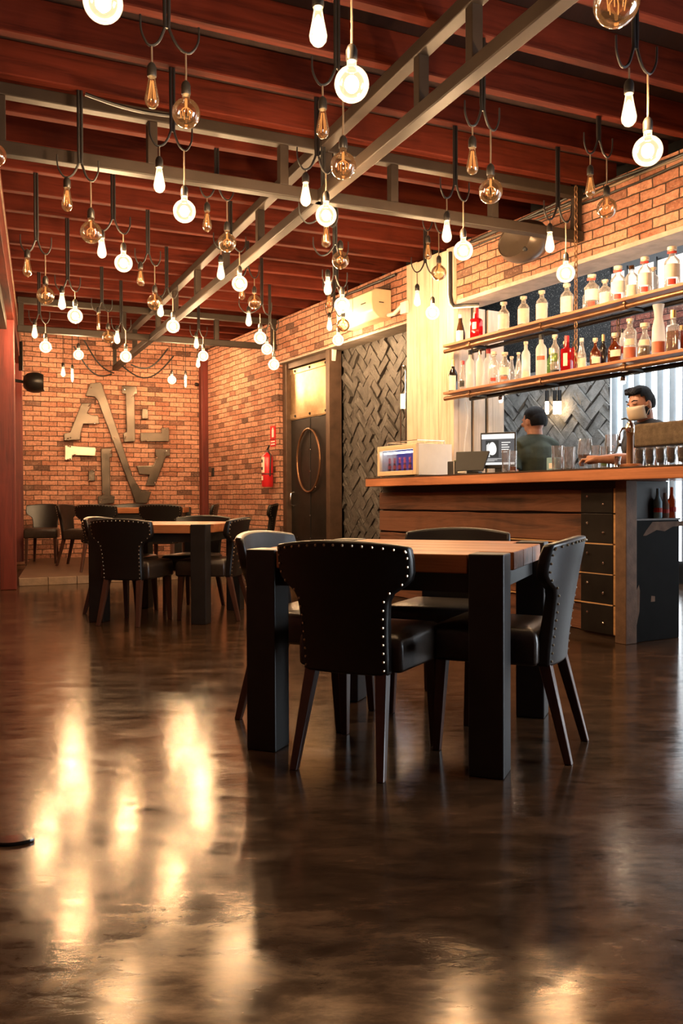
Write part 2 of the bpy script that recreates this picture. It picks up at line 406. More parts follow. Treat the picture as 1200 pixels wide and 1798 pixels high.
# roof trusses of square steel tube
CZ = 2.92
def truss(name, label, p, q, posts, inset=0):
    t = thing(name, label, 'roof truss', p, TRU.a)
    d = (q - p).normalized(); L = (q - p).length
    o = math.atan2(d.y, d.x); t.rotation_euler = (0, 0, o)
    MB().bar((0, 0, CZ + .0375), (L, 0, CZ + .0375), .075, .075).build('bottom_chord', M['steel'], t, bevel=.006)
    MB().bar((0, 0, 3.2875), (L, 0, 3.2875), .075, .072).build('top_chord', M['steel'], t, bevel=.006)
    for s in posts:
        MB().bar((s, 0, CZ + .075), (s, 0, 3.2515), .06, .06).build('web_post', M['steel'], t, bevel=.004)
    return t
T1, T2, UL = 5.268, 10.675, 2.235
def on_truss(px, py, tt): return TRU.loc(at_plane(px, py, TRU.w(0, tt), TRU.y)).x
for nm, tt, pp, lab in ((1, T1, (267, 497, 575, 690, 866), 'nearer steel truss crossing the room between the left eave and the brick wall'),
                        (2, T2, (217, 278, 380), 'farther steel truss crossing the room in front of the end wall')):
    a, b = cross_at(LEFT, 0, tt) + TRU.x * .01, cross_at(BAR, 0, tt) - TRU.x * .03
    ua = TRU.loc(a).x; ub = TRU.loc(b).x
    ps = [on_truss(x, 300 if tt == T1 else 560, tt) - ua for x in pp] + [ub - ua - .04, .04]
    truss('roof_truss', lab, a, b, ps)
a, b = TRU.w(UL, -1.2), TRU.w(UL, 13.42)
posts = []
for px, py in ((740, 120), (457, 400), (397, 460), (347, 500), (308, 530)):
    P = TRU.loc(at_plane(px, py, TRU.w(UL, 0), TRU.x)); posts.append(P.y + 1.2)
posts += [T1 - 1.85 + 1.2, T1 - 2.8 + 1.2, 11.75 + 1.2, 13.38 + 1.2]
truss('roof_truss', 'long steel truss running down the middle of the room to the end wall', a, b, posts)

# ------------------------------------------------------------------ stone cladding, door, column
def herringbone(fr, x0, x1, z0, z1, y, W, mat, seed, dep=.05, name='stone_cladding', label=None, cat='stone cladding', shear=1):
    rr = random.Random(seed); bm = bmesh.new()
    cx, cz = (x0 + x1) / 2, (z0 + z1) / 2; rad = math.hypot(x1 - x0, z1 - z0) / 2 + 3 * W
    N = int(rad / W) + 2; c45 = math.sqrt(.5); g = .006
    for i in range(-N, N):
        for j in range(-N, N):
            mm = (i - j) % 4
            if mm == 0: r = (i, i + 2, j, j + 1)
            elif mm == 2: r = (i, i + 1, j - 1, j + 1)
            else: continue
            c = [(r[0] * W + g, r[2] * W + g), (r[1] * W - g, r[2] * W + g), (r[1] * W - g, r[3] * W - g), (r[0] * W + g, r[3] * W - g)]
            c = [((a - b) * c45, (a + b) * c45) for a, b in c]
            mx = sum(a for a, b in c) / 4; mz = sum(b for a, b in c) / 4
            if abs(mx) > (x1 - x0) / 2 + 2 * W or abs(mz) > (z1 - z0) / 2 + 2 * W: continue
            d0 = rr.uniform(.2, 1) * dep; tx, tz = rr.uniform(-.13, .13), rr.uniform(-.13, .13)
            nu, nv = 4, 3; grid = []
            for a in range(nu + 1):
                for b in range(nv + 1):
                    fa, fb = a / nu, b / nv
                    px = (c[0][0] * (1 - fa) + c[1][0] * fa) * (1 - fb) + (c[3][0] * (1 - fa) + c[2][0] * fa) * fb
                    pz = (c[0][1] * (1 - fa) + c[1][1] * fa) * (1 - fb) + (c[3][1] * (1 - fa) + c[2][1] * fa) * fb
                    dd = d0 + (px - mx) * tx + (pz - mz) * tz + rr.uniform(-.005, .005)
                    grid.append(bm.verts.new((cx + px, y - max(.004, dd), cz + pz)))
            for a in range(nu):
                for b in range(nv):
                    q = a * (nv + 1) + b; bm.faces.new([grid[q], grid[q + 1], grid[q + nv + 2], grid[q + nv + 1]])
            ring = [a * (nv + 1) for a in range(nu + 1)] + [nu * (nv + 1) + b for b in range(1, nv + 1)] + [a * (nv + 1) + nv for a in range(nu - 1, -1, -1)] + [b for b in range(nv - 1, 0, -1)]
            low = [bm.verts.new((grid[q].co.x, y, grid[q].co.z)) for q in ring]
            for q in range(len(ring)):
                w = (q + 1) % len(ring); bm.faces.new([grid[ring[q]], grid[ring[w]], low[w], low[q]])
    for co, no in (((x0, 0, 0), (-1, 0, 0)), ((x1, 0, 0), (1, 0, 0)), ((0, 0, z0), (0, 0, -1)), ((0, 0, z1), (0, 0, 1))):
        bmesh.ops.bisect_plane(bm, geom=bm.verts[:] + bm.edges[:] + bm.faces[:], plane_co=co, plane_no=no, clear_outer=True)
    bmesh.ops.recalc_face_normals(bm, faces=bm.faces)
    me = bpy.data.meshes.new(name); bm.to_mesh(me); bm.free(); me.materials.append(mat)
    o = bpy.data.objects.new(name, me); link(o); o.location = fr.o; o.rotation_euler = (0, 0, fr.a)
    return tag(o, label, cat)
struct(BAR, MB().box(4.0, 5.76, .24, .32, 0, 2.755), 'wall_recess', M['stone'])
herringbone(BAR, 4.03, 5.745, 0.0, 2.73, .238, .112, M['stone'], 3, .036, label='dark split slate cladding in herringbone between steel door and pale timber column')
# steel door
door = fthing(BAR, 'door_1', None, None); door['kind'] = 'structure'
DX0, DX1 = 2.80, 3.93; DY = .13
MB().box(DX0, DX1, DY, DY + .05, .01, 1.98).build('door_leaf', M['black_steel'], door, bevel=.004)
mb = MB(); mb.box(2.69, 2.80, .06, .2, 0, 2.735); mb.box(3.93, 4.02, .03, .2, 0, 2.735); mb.box(2.80, 3.93, .08, .2, 2.66, 2.735)
mb.build('door_frame', plain('brown_steel_frame', (.10, .06, .04), .45, .4), door, bevel=.004)
MB().box(DX0, DX1, DY, DY + .04, 1.99, 2.65).build('transom_panel', M['brass'], door)
for z in (2.0, 2.585):
    MB().box(DX0, DX1, DY - .012, DY - .001, z, z + .065).build('transom_strip', M['brass'], door, bevel=.003)
    for x in (2.95, 3.36, 3.78): MB().ball((x, DY - .014, z + .032), .018).build('rivet', M['black_steel'], door)
cxd = 3.34
mb = MB(); mb.tube([(cxd + .31 * math.cos(a), DY - .03, 1.44 + .40 * math.sin(a)) for a in [i * PI / 20 for i in range(41)]], .014, 8)
mb.build('oval_pipe_ring', M['copper'], door, smooth=True)
MB().box(cxd - .008, cxd + .008, DY - .006, DY - .001, .05, 1.98).build('centre_seam', M['black'], door)
for x, z in ((cxd, 1.58), (cxd, 1.30), (cxd + .3, 1.46), (cxd - .31, 1.42), (cxd + .2, 1.1), (2.98, .45), (cxd, .45), (3.72, .45), (cxd, .74), (cxd, .2)):
    MB().ball((x, DY - .036 if abs(x - cxd) > .15 and z > 1 else DY - .006, z), .012, 8, 5).build('bolt', M['chrome'], door)
mb = MB(); mb.tube([(2.87, DY, .86), (2.87, DY - .05, .88), (2.87, DY - .05, 1.02), (2.87, DY, 1.04)], .009); mb.build('door_handle', M['chrome'], door, smooth=True)
# pale timber column with its return
colm = fthing(BAR, 'timber_column', 'tall whitewashed timber column between slate cladding and bottle shelves', 'column')
xs = [5.75, 5.93, 6.10, 6.29, 6.42, 6.53]
for i in range(5):
    MB().box(xs[i] + .002, xs[i + 1] - .002, -.035, .02, 0, 3.30 - .012 * (i % 2)).build('board', M['white_wood'], colm, bevel=.003)
MB().box(5.76, 6.50, .02, .57, 0, 2.74).build('core', M['black'], colm)
ys = [.022, .17, .20, .34, .375, .57]
for i, w in ((0, 1), (2, 1), (4, 1)):
    MB().box(6.50, 6.53, ys[i], ys[i + 1], 0, 2.75).build('return_board', M['white_wood'], colm, bevel=.003)

# ------------------------------------------------------------------ room behind the bar
YB = 3.0
XL = BAR.hit(885, 700, YB).x; XM = BAR.hit(1073, 700, YB).x
struct(BAR, MB().box(3.0, 13.5, YB, YB + .2, 0, 4.2), 'wall_bar_back', M['black'])
struct(BAR, MB().box(3.0, 3.16, .34, YB, 0, 4.2), 'wall_bar_side', M['black'])
struct(BAR, MB().box(3.0, 6.4, .335, .36, 0, 4.2), 'wall_bar_inner', M['black'])
struct(BAR, MB().box(2.9, 13.5, .285, .33, 3.0, 4.3), 'bar_light_blocker', M['black'])  # added to block back room light leaking over the wall top
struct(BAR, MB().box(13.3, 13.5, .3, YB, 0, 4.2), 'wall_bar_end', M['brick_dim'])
struct(BAR, MB().box(3.0, 13.5, .34, YB + .2, 4.2, 4.3), 'ceiling_bar', M['deck'])
XL0 = XL - .35
herringbone(BAR, XL0, XM, .3, 2.62, YB - .002, .155, M['stone_grey'], 11, .05, label='grey split slate cladding in herringbone on wall behind bartenders')
struct(BAR, MB().box(XL0, XM + .02, YB - .03, YB - .002, 2.63, 4.19), 'wall_speckled', M['speckle'])
# bright ribbed daylight sheet
win = fthing(BAR, 'window_1', None, None); win['kind'] = 'structure'
M['day'] = emit('daylight_sheet', (.86, .94, 1.0), 3.2)
MB().box(XM + .02, 13.2, YB - .03, YB - .004, .25, 2.50).build('pane', M['day'], win)
M['rib'] = plain('grey_blue_rib', (.34, .40, .44), .6, 0, var=.1)
x = XM + .10; k = 0
while x < 12.6:
    mb = MB(); mb.lathe([(.042, .25), (.042, 2.5)], 10, (x, YB - .04, 0), 1, .6); mb.build('rib', M['rib'], win, smooth=True)
    x += .165; k += 1
mb = MB(); mb.box(XM - .04, 13.2, YB - .09, YB - .005, 2.50, 2.60); struct(BAR, mb, 'trim_10', M['copper'])
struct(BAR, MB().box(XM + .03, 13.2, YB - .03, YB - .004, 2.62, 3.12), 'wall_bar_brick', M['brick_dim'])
win2 = fthing(BAR, 'window_2', None, None); win2['kind'] = 'structure'
MB().box(XM + .03, 13.2, YB - .02, YB - .004, 3.25, 3.62).build('pane', emit('sky_strip', (1, .95, .88), 1.5), win2)
for i in range(9):
    x = XM + .25 + .42 * i
    MB().box(x, x + .035, YB - .05, YB - .021, 3.2, 3.66).build('glazing_bar', M['black'], win2)
M['pale_beam'] = wood('pale_beam', (.42, .30, .2), (.28, .19, .12), .6, 0, .6)
for k in range(4):
    tt = TRU.loc(BAR.w(9.8, 1.2)).y - .8 + .55 * k
    a, b = cross_at(BAR, .6, tt), cross_at(BAR, YB - .05, tt)
    mb = MB().box(TRU.loc(a).x, TRU.loc(b).x, tt - .06, tt + .06, 3.78, 4.0)
    mb.build('ceiling_beam', M['pale_beam'], bpy.data.objects['ceiling_bar'], loc=(0, 0, 0))
    ob = bpy.data.objects['ceiling_bar']
    o = [c for c in ob.children][-1]
    o.matrix_parent_inverse = ob.matrix_basis.inverted() if False else Matrix.Identity(4)
    o.matrix_basis = (Matrix.Translation(BAR.o) @ Matrix.Rotation(BAR.a, 4, 'Z')).inverted() @ Matrix.Rotation(TRU.a, 4, 'Z')
bar_fill = fthing(BAR, 'fill_panel', None, None); bar_fill['kind'] = 'structure'  # added glowing panel, out of view, to brighten the room behind the bar
MB().box(4.2, 9.6, .9, 2.3, 4.17, 4.195).build('fill_pane', emit('bar_fill_glow', (.90, .95, 1.0), 7.0), bar_fill)
# daylit entrance in the brick wall nearer than the picture shows
ent = fthing(BAR, 'window_3', None, None); ent['kind'] = 'structure'
MB().box(12.25, 14.15, .16, .19, .1, 2.5).build('pane', emit('daylight_pane', (.80, .90, 1.0), 14.0), ent)
mb = MB()
for x in (12.2, 13.17, 14.13): mb.box(x, x + .06, .08, .16, 0, 2.6)
mb.box(12.2, 14.2, .08, .16, 2.5, 2.6); mb.box(12.2, 14.2, .08, .16, 0, .1)
mb.build('window_frame', M['black_steel'], ent)
# ------------------------------------------------------------------ bar
pc = BAR.loc(at_z(1102, 1132, 0)); XB1, YBF = pc.x, pc.y
XB0 = BAR.hit(666, 900, YBF).x
YCF = YBF - .15; XC0 = BAR.hit(642, 845, YCF).x; CT = 1.145
XP0, XP1 = BAR.hit(1022, 950, YBF).x, BAR.hit(1078, 950, YBF).x
bar = fthing(BAR, 'bar_cabinet', 'rough plank bar front with dark steel corner plates under the long counter', 'bar')
MB().box(XB0 + .02, XB1 - .09, YBF + .03, YBF + .5, .0, 1.06).build('carcass', M['black'], bar)
rows = [(.048, .236), (.246, .438), (.446, .638), (.648, .842), (.850, 1.012)]
for z0, z1 in rows:
    mb = MB(); n = 14; xs = [XB0 + (XP0 - XB0) * i / n for i in range(n + 1)]
    e0 = [R.uniform(0, .007) for _ in xs]; e1 = [R.uniform(0, .009) for _ in xs]
    d = R.uniform(0, .012)
    top = [(x, z1 - e) for x, e in zip(xs, e1)]; bot = [(x, z0 + e) for x, e in zip(xs, e0)]
    mb.prism(bot + top[::-1], YBF + d - .004, YBF + .03)
    mb.build('plank', M['plank'], bar, bevel=.004, seg=1)
    mb = MB(); mb.box(XP0 + .002, XP1, YBF - .010, YBF + .03, z0, z1 + .002); pl = mb.build('corner_plate', M['black_steel'], bar, bevel=.002)
    dz = (z1 - z0) / .19
    for fx, fz in ((.22, .68), (.72, .36)):
        MB().ball((XP0 + (XP1 - XP0) * fx, YBF - .012, z0 + (z1 - z0) * fz), .010, 10, 6, (1, .6, 1)).build('screw', M['chrome'], pl, smooth=True)
    MB().box(XP1 + .002, XP1 + .022, YBF - .004, YBF + .03, z0, z1).build('edge_strip', M['plank_edge'], bar)
for z, xa in ((.441, .9), (.642, .5), (.241, 1.2)):
    MB().box(XB0 + xa, XP1, YBF - .009, YBF + .032, z - .0038, z + .0052).build('lit_edge_strip', M['plank_edge'], bar)  # pale strips added in the gaps, imitating ply edges catching light
MB().box(XB0 + .05, XB1 - .06, YBF + .012, YBF + .03, .0, .046).build('plinth', M['counter_top'], bar)
MB().box(XP1 + .024, XB1, YBF - .012, YBF + .09, 0, 1.062).build('corner_post', M['post_steel'], bar, bevel=.004)
MB().box(XB1 - .085, XB1 - .02, YBF + .092, -.06, 0, .80).build('end_panel', M['vinyl'], bar, bevel=.004)
MB().box(XB1 - .30, XB1 - .10, YBF + .1, YBF + .34, .805, 1.06).build('dark_panel', M['vinyl'], bar)
MB().box(XB1 - .45, XB1 - .01, YBF + .1, -.06, .800, .812).build('end_shelf', M['counter_top'], bar)
ex = XB1 - .019
for pts in ([(.17, .70), (.20, .735), (.26, .79), (.66, .79), (.66, .76), (.46, .755), (.38, .725), (.30, .735), (.2, .70)], [(.105, .1), (.135, .2), (.14, .34), (.13, .38), (.10, .33)], [(.245, .26), (.285, .26), (.285, .295), (.25, .3)]):
    mb = MB(); mb.add([(ex, YBF + a, b) for a, b in pts], [tuple(range(len(pts)))]); mb.build('torn_patch', M['torn'], bar)
for yy, hgt, mt in ((YBF + .36, .2, 'blue'), (YBF + .43, .17, 'torn'), (YBF + .50, .21, 'b_amber')):
    b = fthing(BAR, 'bottle', {'blue': 'dark blue sleeve standing on open shelf at near end of bar', 'torn': 'pale bottle on open shelf at near end of bar', 'b_amber': 'amber bottle beside pale one on open shelf at near end of bar'}[mt], 'bottle', XB1 - .06, yy, .812)
    MB().lathe([(.026, 0), (.028, .01), (.028, hgt * .55), (.012, hgt * .75), (.011, hgt)], 12).build('body', M[mt], b, smooth=True)
    MB().lathe([(.029, hgt * .2), (.029, hgt * .35)], 12).build('label', M['red_label'], b)
ctr = fthing(BAR, 'bar_counter', 'long orange brown timber counter running along the bar', 'counter')
MB().box(XC0, XB1 + 1.3, YCF, -.05, CT - .082, CT - .008).build('timber_edge', M['counter'], ctr, bevel=.005)
MB().box(XC0 - .004, XB1 + 1.304, YCF - .004, -.046, CT - .008, CT).build('counter_surface', M['counter_top'], ctr)
for x in (XB1 + .55, XB1 + 1.2): MB().box(x, x + .08, YCF + .2, YCF + .28, 0, CT - .082).build('leg', M['steel'], ctr)

# ------------------------------------------------------------------ hanging shelves and bottles
YSF = -.19; SD = .27
XS0 = BAR.hit(778, 606, YSF).x; XS1 = 10.2
shelf_z = {}
for key, zt, lab in (('up', 2.362, 'upper hanging bottle shelf of orange timber on copper pipes'), ('lo', 1.928, 'lower hanging bottle shelf of orange timber on copper pipes')):
    s = fthing(BAR, 'bottle_shelf', lab, 'shelf', 0, 0, 0); shelf_z[key] = zt
    MB().box(XS0, XS1, YSF, YSF + SD, zt - .022, zt).build('plank', M['shelf'], s, bevel=.003)
    MB().tube([(XS0 - .01, YSF + .03, zt - .058), (XS1, YSF + .03, zt - .058)], .019, 12).build('front_pipe', M['copper'], s, smooth=True)
    MB().tube([(XS0 + .1, YSF + SD - .03, zt - .058), (XS1, YSF + SD - .03, zt - .058)], .019, 12).build('rear_pipe', M['black_steel'], s, smooth=True)
    for x in (XS0 + .35, XS0 + 1.25, XS0 + 2.1):
        MB().tube([(x, YSF + .03, zt - .058), (x, YSF + SD - .03, zt - .058)], .015, 8).build('cross_pipe', M['black_steel'], s, smooth=True)
        mb = MB(); mb.tube([(x - .025, YSF + .03, zt - .058), (x + .025, YSF + .03, zt - .058)], .026, 10); mb.tube([(x, YSF + .03, zt - .058), (x, YSF + .03, zt - .024)], .014, 8)
        mb.build('pipe_tee', M['copper'], s, smooth=True)
def chain(p, q, label, r=.016):
    L = (q - p).length; n = int(L / .040); mb = MB()
    for i in range(n):
        c = p + (q - p) * ((i + .5) / n); ang = PI / 2 * (i % 2)
        ax = BAR.x * math.cos(ang) + BAR.y * math.sin(ang)
        mb.tube([c + ax * (.013 * math.cos(a)) + Vector((0, 0, .026 * math.sin(a))) for a in [k * PI / 5 for k in range(11)]], .0045, 5, False)
    return tag(mb.build('chain', M['rust'], smooth=True), label, 'chain')
xc = BAR.hit(1022, 420, -.10).x
chain(BAR.w(xc, YSF + .03, 3.30), BAR.w(xc, YSF + .03, 2.365), 'rusty chain from the roof down to the upper bottle shelf')
chain(BAR.w(xc, YSF + .03, 2.28), BAR.w(xc, YSF + .03, 1.93), 'short rusty chain between the two shelves at their front')
chain(BAR.w(xc + .22, YSF + SD - .03, 2.28), BAR.w(xc + .22, YSF + SD - .03, 1.93), 'dark chain between the two shelves at their back behind amber flasks')
# small lamps under the lower shelf
for px, py, st in ((880, 697, 1), (1095, 665, 1)):
    q = BAR.hit(px, py, YSF + SD - .03)
    lp = fthing(BAR, 'shelf_spotlight', 'small spotlight under lower shelf ' + ('above the monitor' if px < 1000 else 'above the masked bartender'), 'spotlight', q.x, q.y, 1.928 - .085)
    MB().lathe([(.022, -.03), (.022, 0), (.012, .008)], 12).build('housing', M['chrome'], lp, smooth=True)
    MB().ball((0, 0, -.034), .016, 10, 6).build('lens', emit('spot_lens', (1, .82, .6), 160), lp)

PROF = {  # outline of half width (fraction of radius) against height (fraction)
    'gin': ([(.9, 0), (1, .03), (1, .60), (.93, .67), (.62, .74), (.40, .78), (.38, .87)], (.52, .87, 1.0)),
    'wine': ([(.95, 0), (1, .02), (1, .54), (.85, .62), (.42, .72), (.36, .78), (.36, .93)], (.42, .80, 1.0)),
    'tall': ([(.95, 0), (1, .02), (1, .66), (.80, .73), (.42, .79), (.40, .92)], (.46, .88, 1.0)),
    'taper': ([(.95, 0), (1, .02), (.98, .35), (.7, .55), (.40, .75), (.36, .92)], (.44, .88, 1.0)),
    'flask': ([(.7, 0), (.95, .06), (1, .35), (.9, .52), (.45, .66), (.26, .72), (.26, .86)], (.34, .84, 1.0)),
    'decanter': ([(.95, 0), (1, .03), (.95, .42), (.55, .60), (.34, .70), (.34, .84)], (.56, .84, 1.0)),
    'carafe': ([(.8, 0), (.95, .03), (1, .30), (.92, .55), (.60, .74), (.66, .85), (.88, 1.0)], None),
    'square': ([(.95, 0), (1, .02), (1, .60), (.9, .64), (.42, .67), (.38, .85)], (.44, .82, 1.0)),
}
def bottle(px, top, w, style, glass, cap, lab, shelf, y=None, labels=(), liquid=None, x=None, group=None):
    zt = shelf_z[shelf]; y = YSF + .09 if y is None else y
    q = BAR.hit(px, top, y); h = q.z - zt
    dist = BAR.w(q.x, y).y; r = w / FPX * dist / 2
    b = fthing(BAR, 'bottle', lab, 'bottle', q.x, y, zt + .0005, group)
    pr, cp_ = PROF[style]; pw = 6 if style == 'square' else 2; sy = .62 if style == 'flask' else 1
    n = 20 if pw > 2 else 16; rt = .5 if pw > 2 else 0
    MB().lathe([(a * r, z * h) for a, z in pr], n, (0, 0, 0), 1, sy, rt, pw).build('body', M[glass], b, smooth=True)
    if cp_:
        a, z0, z1 = cp_
        mb = MB()
        if cap == 'cork': mb.lathe([(a * r * .7, z0 * h), (a * r * .7, (z0 + .05) * h), (a * r * 1.15, (z0 + .05) * h), (a * r * 1.15, z1 * h)], 12)
        else: mb.lathe([(a * r, z0 * h), (a * r, z1 * h)], 12)
        mb.build('stopper' if cap == 'cork' else 'cap', M[cap], b, smooth=True)
    for (z0, z1, wd, mt) in labels:   # wrap-around label patches on the room side
        mb = MB(); k = 10; rr = r * 1.012
        cen = -PI / 2 + .65
        pts = [(rr * math.cos(cen + wd * (i / k - .5)), rr * sy * math.sin(cen + wd * (i / k - .5))) for i in range(k + 1)]
        if pw > 2:
            pts = [(p[0] * 1.06, p[1] * 1.06) for p in pts]
        mb.add([(a, c, z0 * h) for a, c in pts] + [(a, c, z1 * h) for a, c in pts], [(i, i + 1, i + k + 2, i + k + 1) for i in range(k)])
        mb.build('label', M[mt], b, smooth=True)
    if liquid:
        lv, mt = liquid
        pl = [(a * r * .92, z * h + (.004 if i == 0 else 0)) for i, (a, z) in enumerate(pr) if z < lv]
        pl.append((pl[-1][0] * .98, lv * h))
        MB().lathe(pl, n, (0, 0, 0), 1, sy, rt, pw).build('liquid', M[mt], b, smooth=True)
    return b
GL = [(.08, .58, 2.6, 'label')]
RED = [(.06, .2, 1.0, 'red_label'), (.24, .56, 2.4, 'label')]
B = bottle
B(809, 553, 17, 'taper', 'b_brown', 'white', 'dark brown bottle with white cap, first on the upper shelf', 'up', labels=[(.03, .42, 1.6, 'label')])
B(837, 541, 19, 'square', 'b_red', 'red', 'square red bottle second on the upper shelf', 'up', labels=[(.3, .52, 1.2, 'label')])
for px, top, w, lb in ((885, 531, 20, 'third on the upper shelf, before the first dark gap'), (920, 521, 20, 'fourth on the upper shelf, alone against black wall'), (952, 511, 20, 'fifth on the upper shelf, right of two like it'), (996, 499, 22, 'on the upper shelf right below a glowing globe bulb')):
    B(px, top, w, 'gin', 'b_clear', 'cork', 'clear bottle with pale stopper ' + lb, 'up', labels=GL)
B(1031, 505, 15, 'gin', 'b_clear', 'cork', 'small clear bottle half hidden behind a red labelled one at the chain', 'up', y=YSF + .17)
B(1040, 483, 25, 'gin', 'b_clear', 'cork', 'clear bottle with red label in front of the chain on upper shelf', 'up', y=YSF + .10, labels=RED + [(.8, .86, 1.2, 'red_label')])
B(1063, 492, 20, 'gin', 'b_clear', 'cork', 'short clear bottle with dark shoulder line right of the chain on upper shelf', 'up', labels=[(.06, .5, 2.4, 'label')])
B(1086, 468, 25, 'gin', 'b_clear', 'cork', 'clear bottle with red label between short bottle and dark capped one', 'up', labels=RED + [(.8, .86, 1.2, 'red_label')])
B(1110, 467, 22, 'tall', 'b_clear', 'b_brown', 'clear bottle with dark cap on the upper shelf', 'up', labels=[(.06, .4, 1.6, 'label')])
B(1133, 452, 24, 'gin', 'b_clear', 'cork', 'clear red labelled bottle right of dark capped one on upper shelf', 'up', labels=RED + [(.8, .86, 1.2, 'red_label')])
B(1148, 470, 18, 'gin', 'b_clear', 'cork', 'clear bottle tucked behind the red labelled one by the roof opening', 'up', y=YSF + .18)
B(1181, 434, 27, 'gin', 'b_clear', 'cork', 'clear red labelled bottle, largest and nearest on the upper shelf', 'up', labels=RED + [(.8, .86, 1.2, 'red_label')])
# lower shelf
B(796, 632, 16, 'wine', 'b_dark', 'gold', 'black wine bottle with cream label at left end of lower shelf', 'lo', labels=[(.05, .5, 1.8, 'label')])
B(813, 634, 15, 'taper', 'b_clear', 'red', 'clear bottle with red cap and dark label next to the black wine bottle', 'lo', labels=[(.12, .32, 1.2, 'black')])
B(826, 615, 15, 'tall', 'b_frost', 'black', 'slim frosted bottle with dark cap third on lower shelf', 'lo')
B(843, 615, 14, 'tall', 'b_frost', 'b_brown', 'slim frosted bottle with brown cap fourth on lower shelf', 'lo')
B(858, 613, 18, 'tall', 'b_frost', 'red', 'frosted bottle with red cap on lower shelf', 'lo', y=YSF + .185)
B(868, 618, 18, 'gin', 'b_clear', 'cork', 'clear bottle with orange red label on lower shelf', 'lo', labels=[(.1, .2, 1.1, 'red_label')])
B(887, 619, 19, 'gin', 'b_clear', 'cork', 'clear bottle with round pale stopper on lower shelf left of slender one', 'lo', labels=[(.1, .2, 1.1, 'orange'), (.25, .5, 2, 'label')])
B(899, 626, 14, 'taper', 'b_clear', 'cork', 'small clear bottle behind the round stoppered one on lower shelf', 'lo', y=YSF + .17)
B(911, 619, 13, 'taper', 'b_clear', 'cork', 'slender tapering clear bottle against dark stone on lower shelf', 'lo')
B(924, 600, 15, 'tall', 'b_frost', 'cork', 'tall pale bottle left of the frosted wide shouldered one', 'lo', labels=[(.04, .2, 2.2, 'label')])
B(951, 588, 19, 'tall', 'b_frost', 'black', 'frosted wide shouldered bottle with dark cap in middle of lower shelf', 'lo', labels=[(.38, .48, 1.6, 'orange')])
B(967, 612, 12, 'wine', 'b_green', 'gold', 'green bottle half hidden right of the frosted wide shouldered one', 'lo', y=YSF + .19)
B(975, 588, 16, 'gin', 'b_clear', 'cork', 'tall clear bottle with dark blue base left of the red bottles', 'lo', labels=[(.03, .1, 2.4, 'black'), (.3, .52, 1.4, 'b_green')])
B(992, 600, 11, 'tall', 'b_amber', 'cork', 'thin amber bottle half hidden behind the first red bottle', 'lo', y=YSF + .18)
B(996, 590, 19, 'square', 'b_red', 'red', 'square red bottle with pale label on lower shelf', 'lo', labels=[(.15, .5, 1.2, 'label')])
B(1008, 600, 12, 'square', 'b_red', 'black', 'red bottle with black cap close behind the square red one', 'lo', y=YSF + .20)
B(1022, 594, 17, 'taper', 'b_clear', 'white', 'clear bottle with tall white cap on lower shelf by the chain', 'lo', labels=[(.04, .34, 2.2, 'label')], liquid=(.5, 'b_clear'))
B(1046, 594, 23, 'flask', 'b_amber', 'cork', 'amber flask with cream label right of the white capped bottle', 'lo', labels=[(.1, .32, 1.6, 'label')])
B(1060, 588, 13, 'wine', 'b_dark', 'gold', 'dark bottle standing between the two amber flasks', 'lo', y=YSF + .17)
B(1080, 585, 28, 'flask', 'b_amber', 'cork', 'larger amber flask with cream label in right half of lower shelf', 'lo', labels=[(.2, .42, 1.6, 'label')])
B(1093, 577, 9, 'tall', 'b_frost', 'black', 'thin white bottle with red band behind the larger amber flask', 'lo', y=YSF + .19, labels=[(.3, .5, 2.2, 'red_label')])
B(1107, 560, 23, 'tall', 'b_clear', 'cork', 'clear bottle with orange and gold label right of the larger amber flask', 'lo', labels=[(.05, .3, 2.2, 'orange'), (.35, .5, 1.6, 'label')])
B(1133, 568, 25, 'decanter', 'b_clear', 'cork', 'round shouldered decanter with dark red drink in its bottom', 'lo', liquid=(.32, 'b_brown'), labels=[(.34, .5, 1.4, 'label')])
B(1157, 535, 23, 'carafe', 'b_frost', None, 'tall frosted waisted carafe on lower shelf', 'lo', labels=[(.04, .26, 2.4, 'orange')])
B(1183, 545, 22, 'square', 'b_clear', 'gold', 'square clear bottle with gold cap near right end of lower shelf', 'lo', liquid=(.5, 'b_amber'))
B(1197, 572, 15, 'decanter', 'b_amber', 'gold', 'gold and amber bottle cut by the right edge on lower shelf', 'lo', y=YSF + .20)
# ------------------------------------------------------------------ things on the counter
def oncounter(px, py=None, y=None):
    """spot on the counter for a picture column at depth y"""
    return BAR.hit(px, py or 825, y).x
# drinks cooler
fx0, fx1 = oncounter(663, 830, YCF + .20), oncounter(731, 830, YCF + .20)
Wc = fx1 - fx0
co = fthing(BAR, 'drinks_cooler', 'cream tabletop drinks cooler with lit window of red capped bottles', 'cooler', fx0, YCF + .20, CT + .001)
H0 = .30; Dp = .40
mb = MB(); mb.box(0, .035, 0, .03, .02, H0); mb.box(Wc - .05, Wc, 0, .03, .02, H0); mb.box(.035, Wc - .05, 0, .03, .02, .062); mb.box(.035, Wc - .05, 0, .03, H0 - .045, H0)
mb.build('door_frame', M['cream'], co, bevel=.004)
mb = MB(); mb.box(0, .012, .03, Dp, .02, H0); mb.box(Wc - .012, Wc, .03, Dp, .02, H0); mb.box(0.012, Wc - .012, Dp - .012, Dp, .02, H0); mb.box(.012, Wc - .012, .03, Dp - .012, .02, .035); mb.box(.012, Wc - .012, .03, Dp - .012, H0 - .015, H0)
mb.build('cabinet', M['white'], co)
MB().box(.03, Wc - .03, .20, .21, .04, H0 - .03).build('blue_lining', emit('blue_cooler_glow', (.08, .16, .75), .6), co)
MB().box(.04, Wc - .06, .05, .06, H0 - .075, H0 - .058).build('light_strip', emit('cooler_strip', (.75, .88, 1), 26), co)
